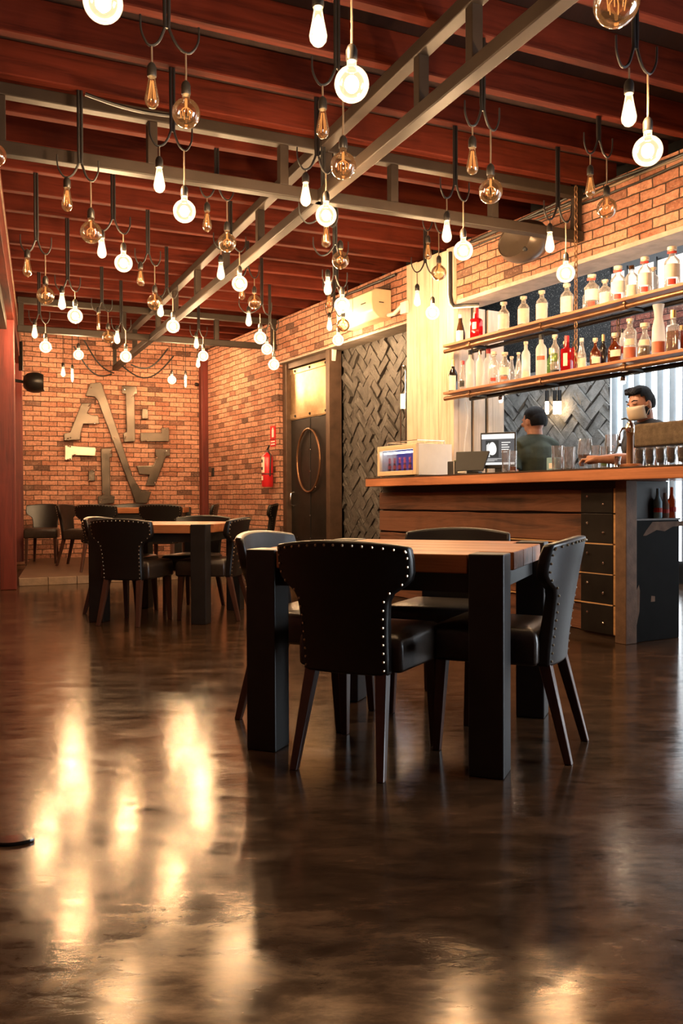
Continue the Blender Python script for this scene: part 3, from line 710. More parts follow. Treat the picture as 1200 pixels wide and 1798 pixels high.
MB().box(.036, Wc - .051, .012, .016, .063, H0 - .046).build('window_pane', glassy('cooler_pane', (.97, .97, 1), .06), co)
mb = MB(); n = 7
for i in range(n):
    x = .055 + (Wc - .13) * i / (n - 1)
    bt = MB().lathe([(.015, 0), (.016, .01), (.016, .075), (.007, .115), (.007, .15)], 10).build('stored_bottle', M['b_brown'], co, smooth=True, loc=(x, .10, .036))
    MB().lathe([(.0165, .085), (.0165, .05)], 10).build('label', M['red_label'], bt)
    MB().lathe([(.011, .105), (.009, .135), (.0085, .155)], 10).build('cap', M['red_label'], bt)
mb = MB()
for x in (.02, Wc - .05):
    for y in (.02, Dp - .06): mb.box(x, x + .03, y, y + .03, 0, .02)
mb.build('foot', M['cream'], co)
mb = MB()
rz_ = H0 + .035
mb.tube([(.10, .05, H0), (.10, .05, rz_), (Wc - .05, .05, rz_), (Wc - .05, Dp - .05, rz_), (Wc - .05, Dp - .05, H0)], .004, 6)
mb.tube([(.10, .05, rz_), (.10, Dp - .05, rz_), (Wc - .05, Dp - .05, rz_)], .004, 6)
mb.build('top_rail', M['chrome'], co, smooth=True)
# dark box and till screen
x = oncounter(797, 820, YCF + .30)
dk = fthing(BAR, 'speaker_box', 'black cube speaker with pale front seam beside the cooler', 'speaker', x, YCF + .30, CT + .001)
MB().box(-.09, .06, 0, .16, 0, .125).build('body', M['black'], dk, bevel=.005)
MB().box(.005, .012, -.006, 0, .004, .12).build('pale_seam', M['white'], dk)
MB().box(-.03, .03, .03, .12, .1252, .133).build('top_pad', M['b_green'], dk)
x = oncounter(827, 820, YCF + .28)
t0 = thing('till_screen', 'black till screen seen from behind, tilted on its stand', 'till', BAR.w(x, YCF + .28, CT + .001), BAR.a + .55)
mb = MB(); mb.add([(-.135, .02, .03), (.105, .02, .03), (.135, .10, .19), (-.16, .10, .19), (-.135, -.0, .035), (.105, -.0, .035), (.135, .08, .20), (-.16, .08, .20)], [(0, 1, 2, 3), (7, 6, 5, 4), (0, 4, 5, 1), (1, 5, 6, 2), (2, 6, 7, 3), (3, 7, 4, 0)])
mb.build('screen_body', M['black'], t0, bevel=.004)
MB().box(-.07, .06, .02, .12, 0, .03).build('stand', M['black'], t0, bevel=.004)
x = oncounter(812, 826, YCF + .12)
o = fthing(BAR, 'cable_coil', 'small pale coil of cable in front of the till screen', 'cable', x, YCF + .12, CT + .006)
MB().tube([(.04 * math.cos(a), .03 * math.sin(a), .004 + .001 * a) for a in [i * .4 for i in range(34)]], .004, 6).build('loop', M['white'], o, smooth=True)
# monitor turned to the room
x = oncounter(875, 815, YCF + .50)
mo = thing('monitor', 'flat black bezel monitor showing a grey portrait page behind the bar', 'monitor', BAR.w(x, YCF + .50, CT + .001), BAR.a + .62)
mw, mh = .30, .30
MB().box(-mw / 2, mw / 2, 0, .03, .055, .055 + mh).build('housing', M['black'], mo, bevel=.004)
def scr(nm, x0, x1, z0, z1, c, s, d, parent):
    return MB().box(-mw / 2 + x0 * mw, -mw / 2 + x1 * mw, -.0012 - d, -.0004 - d, .055 + z0 * mh, .055 + z1 * mh).build(nm, emit(nm, c, s), parent)
sc_ = scr('screen', .04, .96, .10, .95, (.16, .15, .15), .55, 0, mo)
scr('page_header', .04, .96, .82, .95, (1, .95, .9), 1.0, .001, sc_)
scr('portrait_panel', .15, .52, .30, .78, (.07, .065, .06), .5, .001, sc_)
scr('page_footer', .04, .96, .10, .16, (1, .95, .9), .9, .001, sc_)
for i in range(5): scr('text_line', .60, .60 + (.25, .18, .22, .2, .16)[i], .70 - .065 * i, .725 - .065 * i, (1, .95, .9), .7, .001, sc_)
for i in range(3): scr('text_line', .10, .10 + (.5, .38, .3)[i], .26 - .03 * i, .272 - .03 * i, (1, .95, .9), .5, .001, sc_)
cx_, cz_ = -mw / 2 + .34 * mw, .055 + .55 * mh
mb = MB(); mb.add([(cx_ + .036 * math.cos(a) * (1 - .15 * math.sin(a)), -.0035, cz_ + .055 * math.sin(a)) for a in [2 * PI * i / 20 for i in range(20)]], [tuple(range(20))])
mb.build('portrait_face', emit('portrait_face', (.9, .86, .82), .8), sc_)
mb = MB(); mb.add([(cx_ - .05, -.003, cz_ - .07), (cx_ - .02, -.003, cz_ - .07), (cx_ - .028, -.003, cz_ + .05), (cx_ - .05, -.003, cz_ + .03)], [(0, 1, 2, 3)])
mb.build('portrait_shoulder', emit('portrait_shoulder', (.8, .78, .75), .7), sc_)
mb = MB(); mb.box(-.09, .09, -.02, .12, 0, .01); mb.box(-.03, .03, .01, .03, .01, .06); mb.build('stand', M['black'], mo)
# hanging lead on the pale boards
pts = [BAR.w(6.60, .05 + .02 * math.sin(i * .8), 1.85 - i * .075) for i in range(9)]
tag(MB().tube(pts, .005, 6).build('hanging_lead', M['white'], smooth=True), 'thin pale lead hanging down pale boards above the monitor', 'cable')
# glasses
def tumbler(px, pyt, w, y, lab, h=None, dark=False, stem=False, group=None, name='drinking_glass', shape='tumbler', fill=None):
    x = oncounter(px, 815, y); top = BAR.hit(px, pyt, y).z; h = h or (top - CT); r = w / FPX * BAR.w(x, y).y / 2
    g = fthing(BAR, name, lab, 'glass', x, y, CT + .001, group)
    if shape == 'tumbler':
        pr = [(r * .86, 0), (r * .90, .004), (r, h), (r * .93, h), (r * .84, .018), (.001, .016)]
    elif shape == 'wine':
        pr = [(r * .8, 0), (r * .78, .004), (.006, .012), (.005, h * .42), (r * .7, h * .52), (r, h * .7), (r * .86, h), (r * .82, h), (r * .95, h * .7), (r * .65, h * .54), (.001, h * .5)]
    else:
        pr = [(r * .55, 0), (r * .6, .006), (r * .25, h * .12), (r * .2, h * .2), (r * .8, h * .35), (r, h * .6), (r * .8, h), (r * .75, h), (r * .95, h * .6), (r * .7, h * .36), (.001, h * .3)]
    MB().lathe(pr, 18).build('glass_body', M['tumbler'], g, smooth=True)
    if fill:
        f0, f1, mt = fill
        MB().lathe([(.001, f0 * h), (r * .85, f0 * h + .001), (r * .9, f1 * h), (.001, f1 * h)], 16).build('drink', M[mt], g, smooth=True)
    return g
yg = YCF + .16
tumbler(889, 790, 15, yg, 'tall empty glass in front of the monitor, left of a pair')
tumbler(901, 792, 14, yg + .10, 'tall empty glass in front of the monitor, right of a pair', fill=(.1, .28, 'orange'))
tumbler(980, 783, 22, yg + .02, 'tall decorated glass beside the pale blue carton')
tumbler(1001, 785, 20, yg, 'tall clear glass between decorated glass and stemmed goblet')
tumbler(1028, 771, 27, -.12, 'large stemmed goblet above the bartender\'s hand', shape='goblet', fill=(.42, .52, 'b_amber'))
tumbler(1047, 782, 15, -.16, 'small clear glass behind the reaching forearm')
tumbler(1062, 784, 14, -.19, 'small glass of drink behind the reaching forearm next to the wine glass', fill=(.2, .6, 'b_green'))
tumbler(1075, 763, 26, -.09, 'tall wine glass in front of the ribbed daylight sheet', shape='wine')
bx = fthing(BAR, 'carton', 'pale blue carton standing on the counter behind decorated glass', 'carton', oncounter(968, 815, yg + .09), yg + .09, CT + .001)
MB().box(-.045, .05, 0, .05, 0, .10).build('box', M['blue'], bx, bevel=.002)
MB().box(-.02, .035, -.0015, -.0003, .02, .06).build('white_print', M['paper'], bx)
jx = fthing(BAR, 'jigger', 'small steel bar jigger standing right of the reaching forearm', 'jigger', oncounter(1085, 815, yg), yg, CT + .001)
MB().lathe([(.026, 0), (.017, .035), (.024, .075)], 14).build('cup', M['chrome'], jx, smooth=True)
tray = fthing(BAR, 'wooden_board', 'small round wooden board on the counter under the tap', 'board', oncounter(1107, 820, yg + .1), yg + .1, CT + .001)
MB().lathe([(.075, 0), (.08, .004), (.08, .022), (.074, .026)], 24).build('disc', M['counter'], tray, smooth=True)
# beer tap
tp = fthing(BAR, 'beer_tap', 'copper beer tap column with chrome head left of padded cover', 'tap', oncounter(1107, 820, yg + .28), yg + .28, CT + .001)
MB().lathe([(.035, 0), (.03, .02), (.026, .05), (.022, .22), (.028, .25)], 16).build('column', M['copper'], tp, smooth=True)
mb = MB(); mb.lathe([(.028, .25), (.032, .27), (.03, .30), (.012, .33), (.001, .335)], 16); mb.build('head', M['chrome'], tp, smooth=True)
MB().tube([(0, 0, .285), (-.05, -.02, .28), (-.065, -.025, .25), (-.066, -.025, .20)], .009, 8).build('spout', M['chrome'], tp, smooth=True)
mb = MB(); mb.tube([(0, 0, .33), (-.03, -.01, .35), (-.06, -.02, .345)], .006, 8); mb.ball((-.066, -.025, .17), .014, 8, 6); mb.build('lever', M['black'], tp, smooth=True)
# padded cover over a rack of glasses
rk = fthing(BAR, 'padded_rack', 'brown grey felt covered rack standing over a row of dark glasses', 'rack', oncounter(1113, 800, yg + .20), yg + .20, CT + .001)
MB().box(0, 1.2, 0, .22, .142, .295).build('felt_cover', M['felt'], rk, bevel=.016, seg=3)
mb = MB()
for x in (.02, .6, 1.17): mb.box(x, x + .02, .18, .20, 0, .142)
mb.build('support', M['chrome'], rk)
x0 = oncounter(1124, 812, yg + .13)
ords = ('first from the left', 'second from the left', 'third from the left', 'fourth from the left', 'fifth from the left', 'sixth from the left')
for i in range(6):
    g = fthing(BAR, 'drinking_glass', 'dark filled chrome rimmed glass under the felt cover, ' + ords[i], 'glass', x0 + i * .083, yg + .13, CT + .001, 'row of dark glasses under the felt cover')
    MB().lathe([(.030, 0), (.032, .004), (.026, .02), (.030, .05), (.035, .09), (.030, .128), (.027, .128), (.031, .09), (.026, .05), (.001, .02)], 16).build('glass_body', M['chrome' if i % 2 == 9 else 'tumbler'], g, smooth=True)
    MB().lathe([(.001, .022), (.024, .03), (.029, .088), (.025, .118), (.001, .118)], 14).build('drink', M['black'], g, smooth=True)

# ------------------------------------------------------------------ wall fittings
ac = BAR.hit(653, 575, -.25); a0 = BAR.hit(590, 580, -.25)
un = fthing(BAR, 'air_conditioner', 'cream wall mounted air conditioner on the brick above the slate cladding', 'air conditioner', ac.x, 0, 0)
LA = ac.x - a0.x
prof = [(-.003, 2.83), (-.15, 2.83), (-.235, 2.90), (-.245, 2.98), (-.245, 3.10), (-.20, 3.13), (-.003, 3.13)]
n = len(prof)
mb = MB(); mb.add([(-LA, a, z) for a, z in prof] + [(0, a, z) for a, z in prof], [tuple(range(n)), tuple(range(2 * n - 1, n - 1, -1))] + [(i, (i + 1) % n, (i + 1) % n + n, i + n) for i in range(n)])
mb.build('housing', M['cream'], un, bevel=.012, seg=3)
MB().box(-LA * .52, -LA * .515, -.2475, -.246, 2.95, 3.10).build('panel_seam', M['black'], un)
MB().box(-.22, -.12, -.2475, -.246, 2.99, 3.002).build('badge_slot', M['black'], un)
MB().box(.0005, .002, -.16, -.10, 2.985, 2.995).build('side_slot', M['black'], un)
pts = [BAR.w(ac.x + .02, -.06, 2.86), BAR.w(ac.x + .12, -.05, 2.855), BAR.w(ac.x + .24, -.05, 2.90), BAR.w(ac.x + .36, -.04, 2.93)]
tag(MB().tube(pts, .022, 8).build('drain_hose', M['white'], smooth=True), 'white hose from the air conditioner towards the timber column', 'hose')
q = BAR.hit(710, 540, -.06)
o = fthing(BAR, 'junction_box', 'small white junction box on brick left of the timber column', 'box', q.x, 0, q.z)
MB().box(-.06, .045, -.07, -.002, -.06, .06).build('box', M['white'], o, bevel=.005)
q = BAR.hit(588, 648, .10)
o = fthing(BAR, 'door_sensor', 'small tilted white sensor hanging at the top corner of slate cladding', 'sensor', q.x, .0, 2.735)
MB().tube([(-.03, .09, -.01), (-.06, .1, -.015)], .006, 6).build('bracket', M['white'], o)
mb = MB(); mb.bar((-.0, .09, 0), (-.03, .09, -.13), .055, .05); mb.build('body', M['white'], o, bevel=.004)
# extinguisher with its sign
q = BAR.hit(470, 825, -.09)
ext = fthing(BAR, 'fire_extinguisher', 'red fire extinguisher hanging on the brick wall left of the steel door', 'fire extinguisher', q.x, -.092, 0)
zb, zt = BAR.hit(470, 855, -.09).z, BAR.hit(470, 797, -.09).z
MB().lathe([(.07, zb), (.078, zb + .015), (.078, zt - .06), (.06, zt - .015), (.03, zt + .005), (.026, zt + .02)], 20).build('cylinder', M['red'], ext, smooth=True)
MB().lathe([(.028, zt + .02), (.028, zt + .05), (.012, zt + .06)], 12).build('valve', M['chrome'], ext, smooth=True)
mb = MB(); mb.bar((.0, -.0, zt + .055), (.10, -.02, zt + .10), .022, .012); mb.bar((.0, 0, zt + .045), (.09, -.02, zt + .055), .02, .01); mb.build('handle', M['black'], ext, bevel=.002)
MB().tube([(.02, .0, zt + .04), (.09, .01, zt - .02), (.088, .0, zt - .2), (.082, 0, zt - .3)], .010, 8).build('hose', M['black'], ext, smooth=True)
MB().lathe([(.0795, zb + .165), (.0795, zb + .18)], 20).build('strap', M['black'], ext)
k = 8; mb = MB()
for z0, z1, a0_, a1_ in ((zb + .19, zb + .40, -PI * .66, -PI * .30), (zb + .09, zb + .145, -PI * .62, -PI * .40)):
    pts = [(.0792 * math.cos(a0_ + (a1_ - a0_) * i / k), .0792 * math.sin(a0_ + (a1_ - a0_) * i / k)) for i in range(k + 1)]
    mb.add([(a, c, z0) for a, c in pts] + [(a, c, z1) for a, c in pts], [(i, i + 1, i + k + 2, i + k + 1) for i in range(k)])
mb.build('label', M['label'], ext)
mb = MB()
for i in range(2): mb.box(-.012, .022, -.0815, -.078, zb + .225 + i * .1, zb + .265 + i * .1)
mb.build('label_mark', M['black'], ext)
sgn = fthing(BAR, 'fire_sign', 'small red fire extinguisher sign on the brick above the extinguisher', 'sign', BAR.hit(480, 766, 0).x, 0, 0)
z0, z1 = BAR.hit(480, 784, 0).z, BAR.hit(480, 748, 0).z; hs = z1 - z0
MB().box(-.085, .085, -.005, -.001, z0 + .36 * hs, z1).build('panel', M['red'], sgn)
mb = MB(); mb.box(-.03, .03, -.0075, -.0055, z0 + .45 * hs, z0 + .82 * hs); mb.box(-.014, .014, -.0075, -.0055, z0 + .82 * hs, z0 + .92 * hs); mb.build('extinguisher_symbol', M['paper'], sgn)
MB().box(-.085, .085, -.005, -.001, z0, z0 + .33 * hs).build('text_panel', M['red'], sgn)
mb = MB()
for i in range(2): mb.box(-.06, .06, -.0075, -.0055, z0 + (.08 + .13 * i) * hs, z0 + (.14 + .13 * i) * hs)
mb.build('text_line', M['paper'], sgn)
q = BAR.hit(375, 828, 0)
o = fthing(BAR, 'wall_switch', 'small black switch on the brick beside the corner post', 'switch', q.x, 0, q.z)
MB().box(-.05, .04, -.02, -.001, -.075, .06).build('plate', M['black'], o, bevel=.004)
MB().box(-.02, .015, -.026, -.0205, -.02, .03).build('rocker', M['black_steel'], o)
o = tag(MB().lathe([(.02, 0), (.028, .02), (.028, .05)], 12).build('camera_lens', M['black'], smooth=True), 'small black camera near the top of the corner post', 'camera')
o.location = BAR.w(.075, -.145, BAR.hit(362, 672, -.11).z); o.rotation_euler = (PI / 2, 0, BAR.a)
# horn speakers
def horn(name, label, loc, rz, s=1, mat_='black_steel'):
    t = thing(name, label, 'speaker', loc, rz)
    MB().lathe([(.001, 0), (.10 * s, .01), (.165 * s, .06), (.19 * s, .13), (.185 * s, .20), (.15 * s, .26), (.145 * s, .25), (.001, .22)], 24, (0, 0, 0), 1.28, .85).build('shell', M[mat_], t, smooth=True)
    MB().tube([(.0, 0, .02), (.0, .02, -.10)], .02, 8).build('bracket', M['black'], t, smooth=True)
    MB().ball((.12 * s, -.1 * s, .25), .02).build('bolt', M['black'], t)
    for c in kids(t): c.rotation_euler = (PI / 2, 0, 0)
    return t
q = BAR.hit(938, 428, -.16)
horn('wall_speaker', 'dark oval horn speaker on brick behind the nearer truss end', BAR.w(q.x, -.11, q.z), BAR.a, 1.0, 'horn')
q = at_y(40, 671, 11.3)
horn('wall_speaker', 'black horn speaker behind the dark red post at left', q, 1.9, .85)
tag(MB().bar(q + Vector((-.04, .05, .16)), at_y(36, 600, 11.4), .05, .03).build('speaker_bracket', M['black_steel']), 'black strap bracket above the left horn speaker', 'bracket')
# cables along the wall head, conduit by the column
for i, (yo, zo, r, mt) in enumerate(((-.02, 3.27, .012, 'cable'), (-.025, 3.245, .010, 'cord_pale'), (-.03, 3.285, .012, 'cable'), (-.022, 3.222, .009, 'cable'))):
    pts = [BAR.w(6.56 + .35 * j, yo - .01 * math.sin(j * 1.3 + i), zo + .014 * math.sin(j * .9 + i * 2)) for j in range(12)]
    tag(MB().tube(pts, r, 8).build('cable_run', M[mt], smooth=True), ('lowest black', 'pale', 'upper black', 'thin black')[i] + ' cable running along the top of the brick over the bar', 'cable')
tag(MB().tube([BAR.w(4.3 + .25 * j, -.03, 3.26 + .004 * (j % 2)) for j in range(6)], .016, 8).build('cable_run', M['cable'], smooth=True), 'black pipe along the wall top above the air conditioner', 'pipe')
cx0 = 6.505
for dx, r, mt, lab in ((0, .017, 'black', 'black conduit running down between column and brick to the upper shelf'), (.032, .012, 'white', 'white conduit beside the black one between column and brick')):
    pts = [BAR.w(cx0 - dx, -.055, z) for z in (3.25, 3.0, 2.85)] + [BAR.w(cx0 - dx + .02, -.055, 2.775 - dx * .3), BAR.w(cx0 + .06, -.055, 2.73 - dx * .35), BAR.w(cx0 + .20, -.03, 2.715 - dx * .4), BAR.w(cx0 + .30, .04, 2.71 - dx * .4)]
    tag(MB().tube(pts, r, 8).build('conduit', M[mt], smooth=True), lab, 'conduit')
# tube pendants against the cladding
def tube_lamp(px, pyb, pyt, y, lab, fr=BAR, lit=True):
    q = fr.hit(px, pyb, y); q2 = fr.hit(px, pyt, y)
    t = fthing(fr, 'tube_pendant', lab, 'lamp', q.x, y, 0, 'slim tube pendants on the cladding')
    zt = min(q2.z, 4.1)
    MB().tube([(-.012, 0, q.z + .18), (-.012, 0, zt)], .006, 6).build('rod', M['copper'], t)
    MB().lathe([(.022, q.z), (.022, q.z + .16)], 10).build('glass_tube', M['core_tube'] if lit else M['glass_dim'], t, smooth=True)
    MB().lathe([(.025, q.z + .16), (.025, q.z + .30)], 10).build('holder', M['black'], t, smooth=True)
M['core_tube'] = emit('lit_tube', (1, .66, .34), 14)
for px, lab in ((961, 'left'), (975, 'middle'), (983, 'right')):
    tube_lamp(px, 727, 655, YB - .14, 'slim lit tube pendant behind the bartender, %s of three' % lab)
# metal loop lamp on the dark cladding
q = BAR.hit(712, 720, .10); z0, z1 = BAR.hit(709, 785, .10).z, BAR.hit(709, 643, .10).z
t_ = fthing(BAR, 'loop_lamp', 'tall slim metal loop lamp with small lit tube at right edge of slate cladding', 'lamp', BAR.hit(709, 720, .10).x, .10, 0)
mb = MB(); mb.tube([(-.05, 0, z0), (-.05, 0, z1 - .04), (-.035, 0, z1), (.03, 0, z1), (.042, 0, z1 - .04), (.042, 0, z0)], .009, 8); mb.build('loop', M['chrome'], t_, smooth=True)
zc = BAR.hit(712, 702, .10).z
MB().lathe([(.016, zc - .09), (.016, zc + .06)], 10, (.025, -.02, 0)).build('lit_tube', M['core_tube'], t_, smooth=True)
MB().bar((-.06, .06, z0), (.05, .06, z0), .1, .03).build('foot', M['black'], t_)

# ------------------------------------------------------------------ metal letters on the end wall
LP = {
 'diagonal': [(455, 150), (535, 143), (548, 155), (575, 235), (585, 262), (800, 905), (862, 1012), (952, 1032), (918, 1125), (822, 1125), (770, 975), (515, 290), (490, 262), (415, 255)],
 'left leg': [(385, 312), (465, 312), (462, 335), (432, 395), (470, 410), (520, 412), (532, 482), (400, 482), (378, 560), (378, 612), (240, 618), (240, 560), (290, 550)],
 'upper stem': [(715, 170), (835, 178), (838, 240), (815, 242), (820, 625), (728, 630), (722, 555), (750, 545), (742, 240), (712, 235)],
 'corner bar': [(862, 552), (1032, 550), (1032, 512), (1095, 512), (1095, 625), (862, 625)],
 'pale bar': [(250, 655), (495, 672), (503, 690), (495, 742), (310, 735), (306, 775), (248, 775)],
 'lower stem': [(540, 680), (632, 675), (634, 748), (615, 755), (622, 1062), (655, 1066), (650, 1125), (520, 1135), (514, 1068), (550, 1062)],
 'right leg': [(982, 686), (1103, 686), (1103, 742), (1070, 745), (980, 985), (902, 982), (935, 895), (852, 890), (828, 822), (965, 820), (998, 748), (982, 742)],
 'upper plate': [(875, 355), (925, 358), (928, 440), (872, 442)],
 'lower plate': [(440, 855), (492, 855), (496, 945), (438, 945)],
}
LLAB = {'diagonal': 'long diagonal steel letter stroke crossing the middle of the end wall sign',
        'left leg': 'slanted steel letter piece at upper left of the end wall sign', 'upper stem': 'upright steel letter stroke at upper right of the end wall sign',
        'corner bar': 'L shaped steel letter bar at right of the end wall sign', 'pale bar': 'pale shining letter bar at left of the end wall sign',
        'lower stem': 'upright steel letter stroke at lower left of the end wall sign', 'right leg': 'slanted black letter piece at lower right of the end wall sign',
        'upper plate': 'small rounded steel plate right of the upper letter stroke', 'lower plate': 'small rounded steel plate left of the lower letter stroke'}
for nm, pl in LP.items():
    pp = [BACK.hit(60 + a / 4.615, 640 + b / 4.615, -.06) for a, b in pl]
    cx_ = sum(p.x for p in pp) / len(pp); cz_ = sum(p.z for p in pp) / len(pp)
    t_ = fthing(BACK, 'metal_letter', LLAB[nm], 'wall sign', cx_, 0, cz_, 'steel letter pieces on the end wall')
    MB().prism([(p.x - cx_, p.z - cz_) for p in pp], -.06, -.03).build('plate', M['letter'] if nm != 'pale bar' else M['pale_metal'], t_, bevel=.008, seg=2)
    zs = sorted(range(len(pp)), key=lambda i: pp[i].z)
    mb = MB(); mb.box(-.02, .02, -.0305, -.002, -.02, .02) if nm not in ('left leg', 'diagonal', 'right leg') else mb.box(-.06, -.02, -.0305, -.002, -.05, -.01)
    mb.build('spacer', M['black'], t_)
    ext_ = [pp[zs[0]], pp[zs[-1]], pp[zs[len(zs) // 2]]]
    rv = [((e.x - cx_) * (1 - s_), (e.z - cz_) * (1 - s_ * .5)) for e in ext_ for s_ in (.22, .34)]
    if nm == 'diagonal': rv = [(-.36, .70), (-.30, .45), (-.02, -.05), (.2, -.5), (.24, -.62), (.3, -.74), (.38, -.86)]
    for x_, z_ in rv: MB().ball((x_, -.062, z_), .013, 8, 5).build('rivet', M['chrome'], t_, smooth=True)

# ------------------------------------------------------------------ chairs and tables
def lerp_tab(tab, z):
    for (a, b), (c, d) in zip(tab, tab[1:]):
        if z <= c: return b + (d - b) * (z - a) / (c - a)
    return tab[-1][1]
BW = [(.34, .163), (.45, .164), (.55, .168), (.60, .175), (.625, .188), (.655, .232), (.675, .250), (.70, .257), (.76, .258), (.80, .254)]
def back_pt(u, z, side):
    w = lerp_tab(BW, z); x = u * w
    y = -.195 - .085 * ((z - .34) / .46) ** 1.3 + .05 * (abs(x) / .235) ** 2.2
    th = .052 * (1 - .25 * ((z - .34) / .46))
    zz = z - (.012 * u * u if z > .78 else 0) + (.010 * (1 - u * u) if z > .78 else 0)
    return (x, y - (th if side else 0), zz)
def make_chair():
    t = thing('dining_chair', 'x', 'chair')
    # backrest, a curved padded slab
    nu, zs = 12, [.34, .40, .46, .52, .57, .60, .625, .64, .655, .675, .70, .745, .80]
    mb = MB(); V = []
    for side in (0, 1):
        for z in zs:
            for i in range(nu + 1): V.append(back_pt(-1 + 2 * i / nu, z, side))
    N = (nu + 1) * len(zs); F = []
    for j in range(len(zs) - 1):
        for i in range(nu):
            a = j * (nu + 1) + i; F.append((a, a + 1, a + nu + 2, a + nu + 1)); F.append((a + N + nu + 1, a + N + nu + 2, a + N + 1, a + N))
    for j in range(len(zs) - 1):
        for i in (0, nu):
            a = j * (nu + 1) + i; F.append((a, a + nu + 1, a + N + nu + 1, a + N) if i else (a, a + N, a + N + nu + 1, a + nu + 1))
    for i in range(nu):
        F.append((i, i + N, i + N + 1, i + 1)); a = (len(zs) - 1) * (nu + 1) + i; F.append((a, a + 1, a + N + 1, a + N))
    mb.add(V, F); bk = mb.build('backrest', M['leather'], t, smooth=True, bevel=.010, seg=2)
    # nail heads along the outer edge of the back
    mb = MB()
    for s in (-1, 1):
        z = .36
        while z < .785:
            p = back_pt(s * (1 - .014 / lerp_tab(BW, z)), z, 1); mb.ball((p[0], p[1] - .002, p[2]), .0050, 6, 4); z += .030
    for i in range(15):
        p = back_pt(-.94 + 1.88 * i / 14, .787, 1); mb.ball((p[0], p[1] - .002, p[2] - .004), .0050, 6, 4)
    nb = mb.build('nailhead_trim', M['nail'], bk, smooth=True); nb['kind'] = 'stuff'
    # seat
    out = [(-.20, -.19), (-.22, .09), (-.222, .19), (-.205, .215), (.205, .215), (.222, .19), (.22, .09), (.20, -.19)]
    mb = MB()
    lay = [(.345, .975), (.36, 1), (.43, 1.005), (.462, .985), (.478, .90), (.487, .6), (.489, .2)]
    n = len(out)
    mb.add([(x * s, .02 + (y - .02) * s, z) for z, s in lay for x, y in out],
           [(j * n + i, j * n + (i + 1) % n, (j + 1) * n + (i + 1) % n, (j + 1) * n + i) for j in range(len(lay) - 1) for i in range(n)] + [tuple(range(n - 1, -1, -1)), tuple(range((len(lay) - 1) * n, len(lay) * n))])
    mb.build('seat', M['leather_seat'], t, smooth=True, bevel=.012, seg=2)
    for s in (-1, 1):
        for top, bot in (((s * .185, .17, .35), (s * .19, .19, 0)), ((s * .135, -.205, .35), (s * .165, -.295, 0))):
            mb = MB(); V = []
            for p, w in ((top, .022), (bot, .014)):
                V += [(p[0] + i * w, p[1] + j * w, p[2]) for i, j in ((-1, -1), (1, -1), (1, 1), (-1, 1))]
            mb.add(V, [(0, 1, 2, 3), (7, 6, 5, 4), (0, 4, 5, 1), (1, 5, 6, 2), (2, 6, 7, 3), (3, 7, 4, 0)])
            mb.build('chair_leg', M['chair_leg'], t, bevel=.004)
    return t
ch0 = make_chair(); CT_ = kid_table(ch0); chair_used = []
def chair(x, y, face, label, z=0, group=None):
    """x, y on the floor, face = direction the sitter looks"""
    c = ch0 if not chair_used else copy_tree(ch0, None, CT_)
    chair_used.append(c); f = Vector(face).normalized()
    c.location = (x, y, z); c.rotation_euler = (0, 0, math.atan2(-f.x, f.y)); c['label'] = label
    c['group'] = group or 'black leather dining chairs'
def make_table(cx, cy, rz, label, z=0, w=.98, legs=True):
    t = thing('dining_table', label, 'table', (cx, cy, z), rz, 'timber dining tables on square black legs')
    h = w / 2; H = .758; L = .122
    n = 5; bw = (2 * (h - .004)) / n
    for i in range(n):
        y0 = -h + .004 + i * bw
        x0 = -h + .004 + (L if i in (0, n - 1) else 0)
        MB().box(x0, -x0, y0 + .0015, y0 + bw - .0015, H - .066, H).build('table_board', M['table_top'], t, bevel=.004)
    for sx in (-1, 1):
        for sy in (-1, 1):
            MB().box(sx * h - (L if sx > 0 else 0), sx * h + (0 if sx > 0 else L), sy * h - (L if sy > 0 else 0), sy * h + (0 if sy > 0 else L), 0, H + .003).build('table_leg', M['table_leg'], t, bevel=.005)
    mb = MB()
    for s in (-1, 1):
        mb.box(-h + L, h - L, s * (h - .07) - .02, s * (h - .07) + .02, H - .135, H - .068); mb.box(s * (h - .07) - .02, s * (h - .07) + .02, -h + L, h - L, H - .135, H - .068)
    mb.build('apron', M['table_leg'], t)
    return t
# near table
lr = Vector((.926, -.378, 0)); rb = Vector((.378, .926, 0)); c1 = Vector((.275, 3.50, 0))
make_table(c1.x, c1.y, math.atan2(lr.y, lr.x), 'square timber table with thick black legs, nearest the camera')
def seat_at(c, d, dist, face, label, z=0, side=0):
    p = c + d * dist; chair(p.x, p.y, face, label, z)
f = Vector((.42, .907, 0)).normalized(); p = Vector((-.02, 2.92, 0)) + f * .295
chair(p.x, p.y, f, 'black leather chair with back to us at front of the nearest table')
p = c1 - lr * .445 + rb * .06; chair(p.x, p.y, lr, 'black leather chair at the left side of the nearest table, behind its left leg')
p = c1 + rb * .43 + lr * .03; chair(p.x, p.y, -rb, 'black leather chair facing us across the nearest table, before the bar')
p = c1 + lr * .385 - rb * .05; chair(p.x, p.y, -lr + rb * .06, 'black leather chair at right of nearest table, its studded back shining')
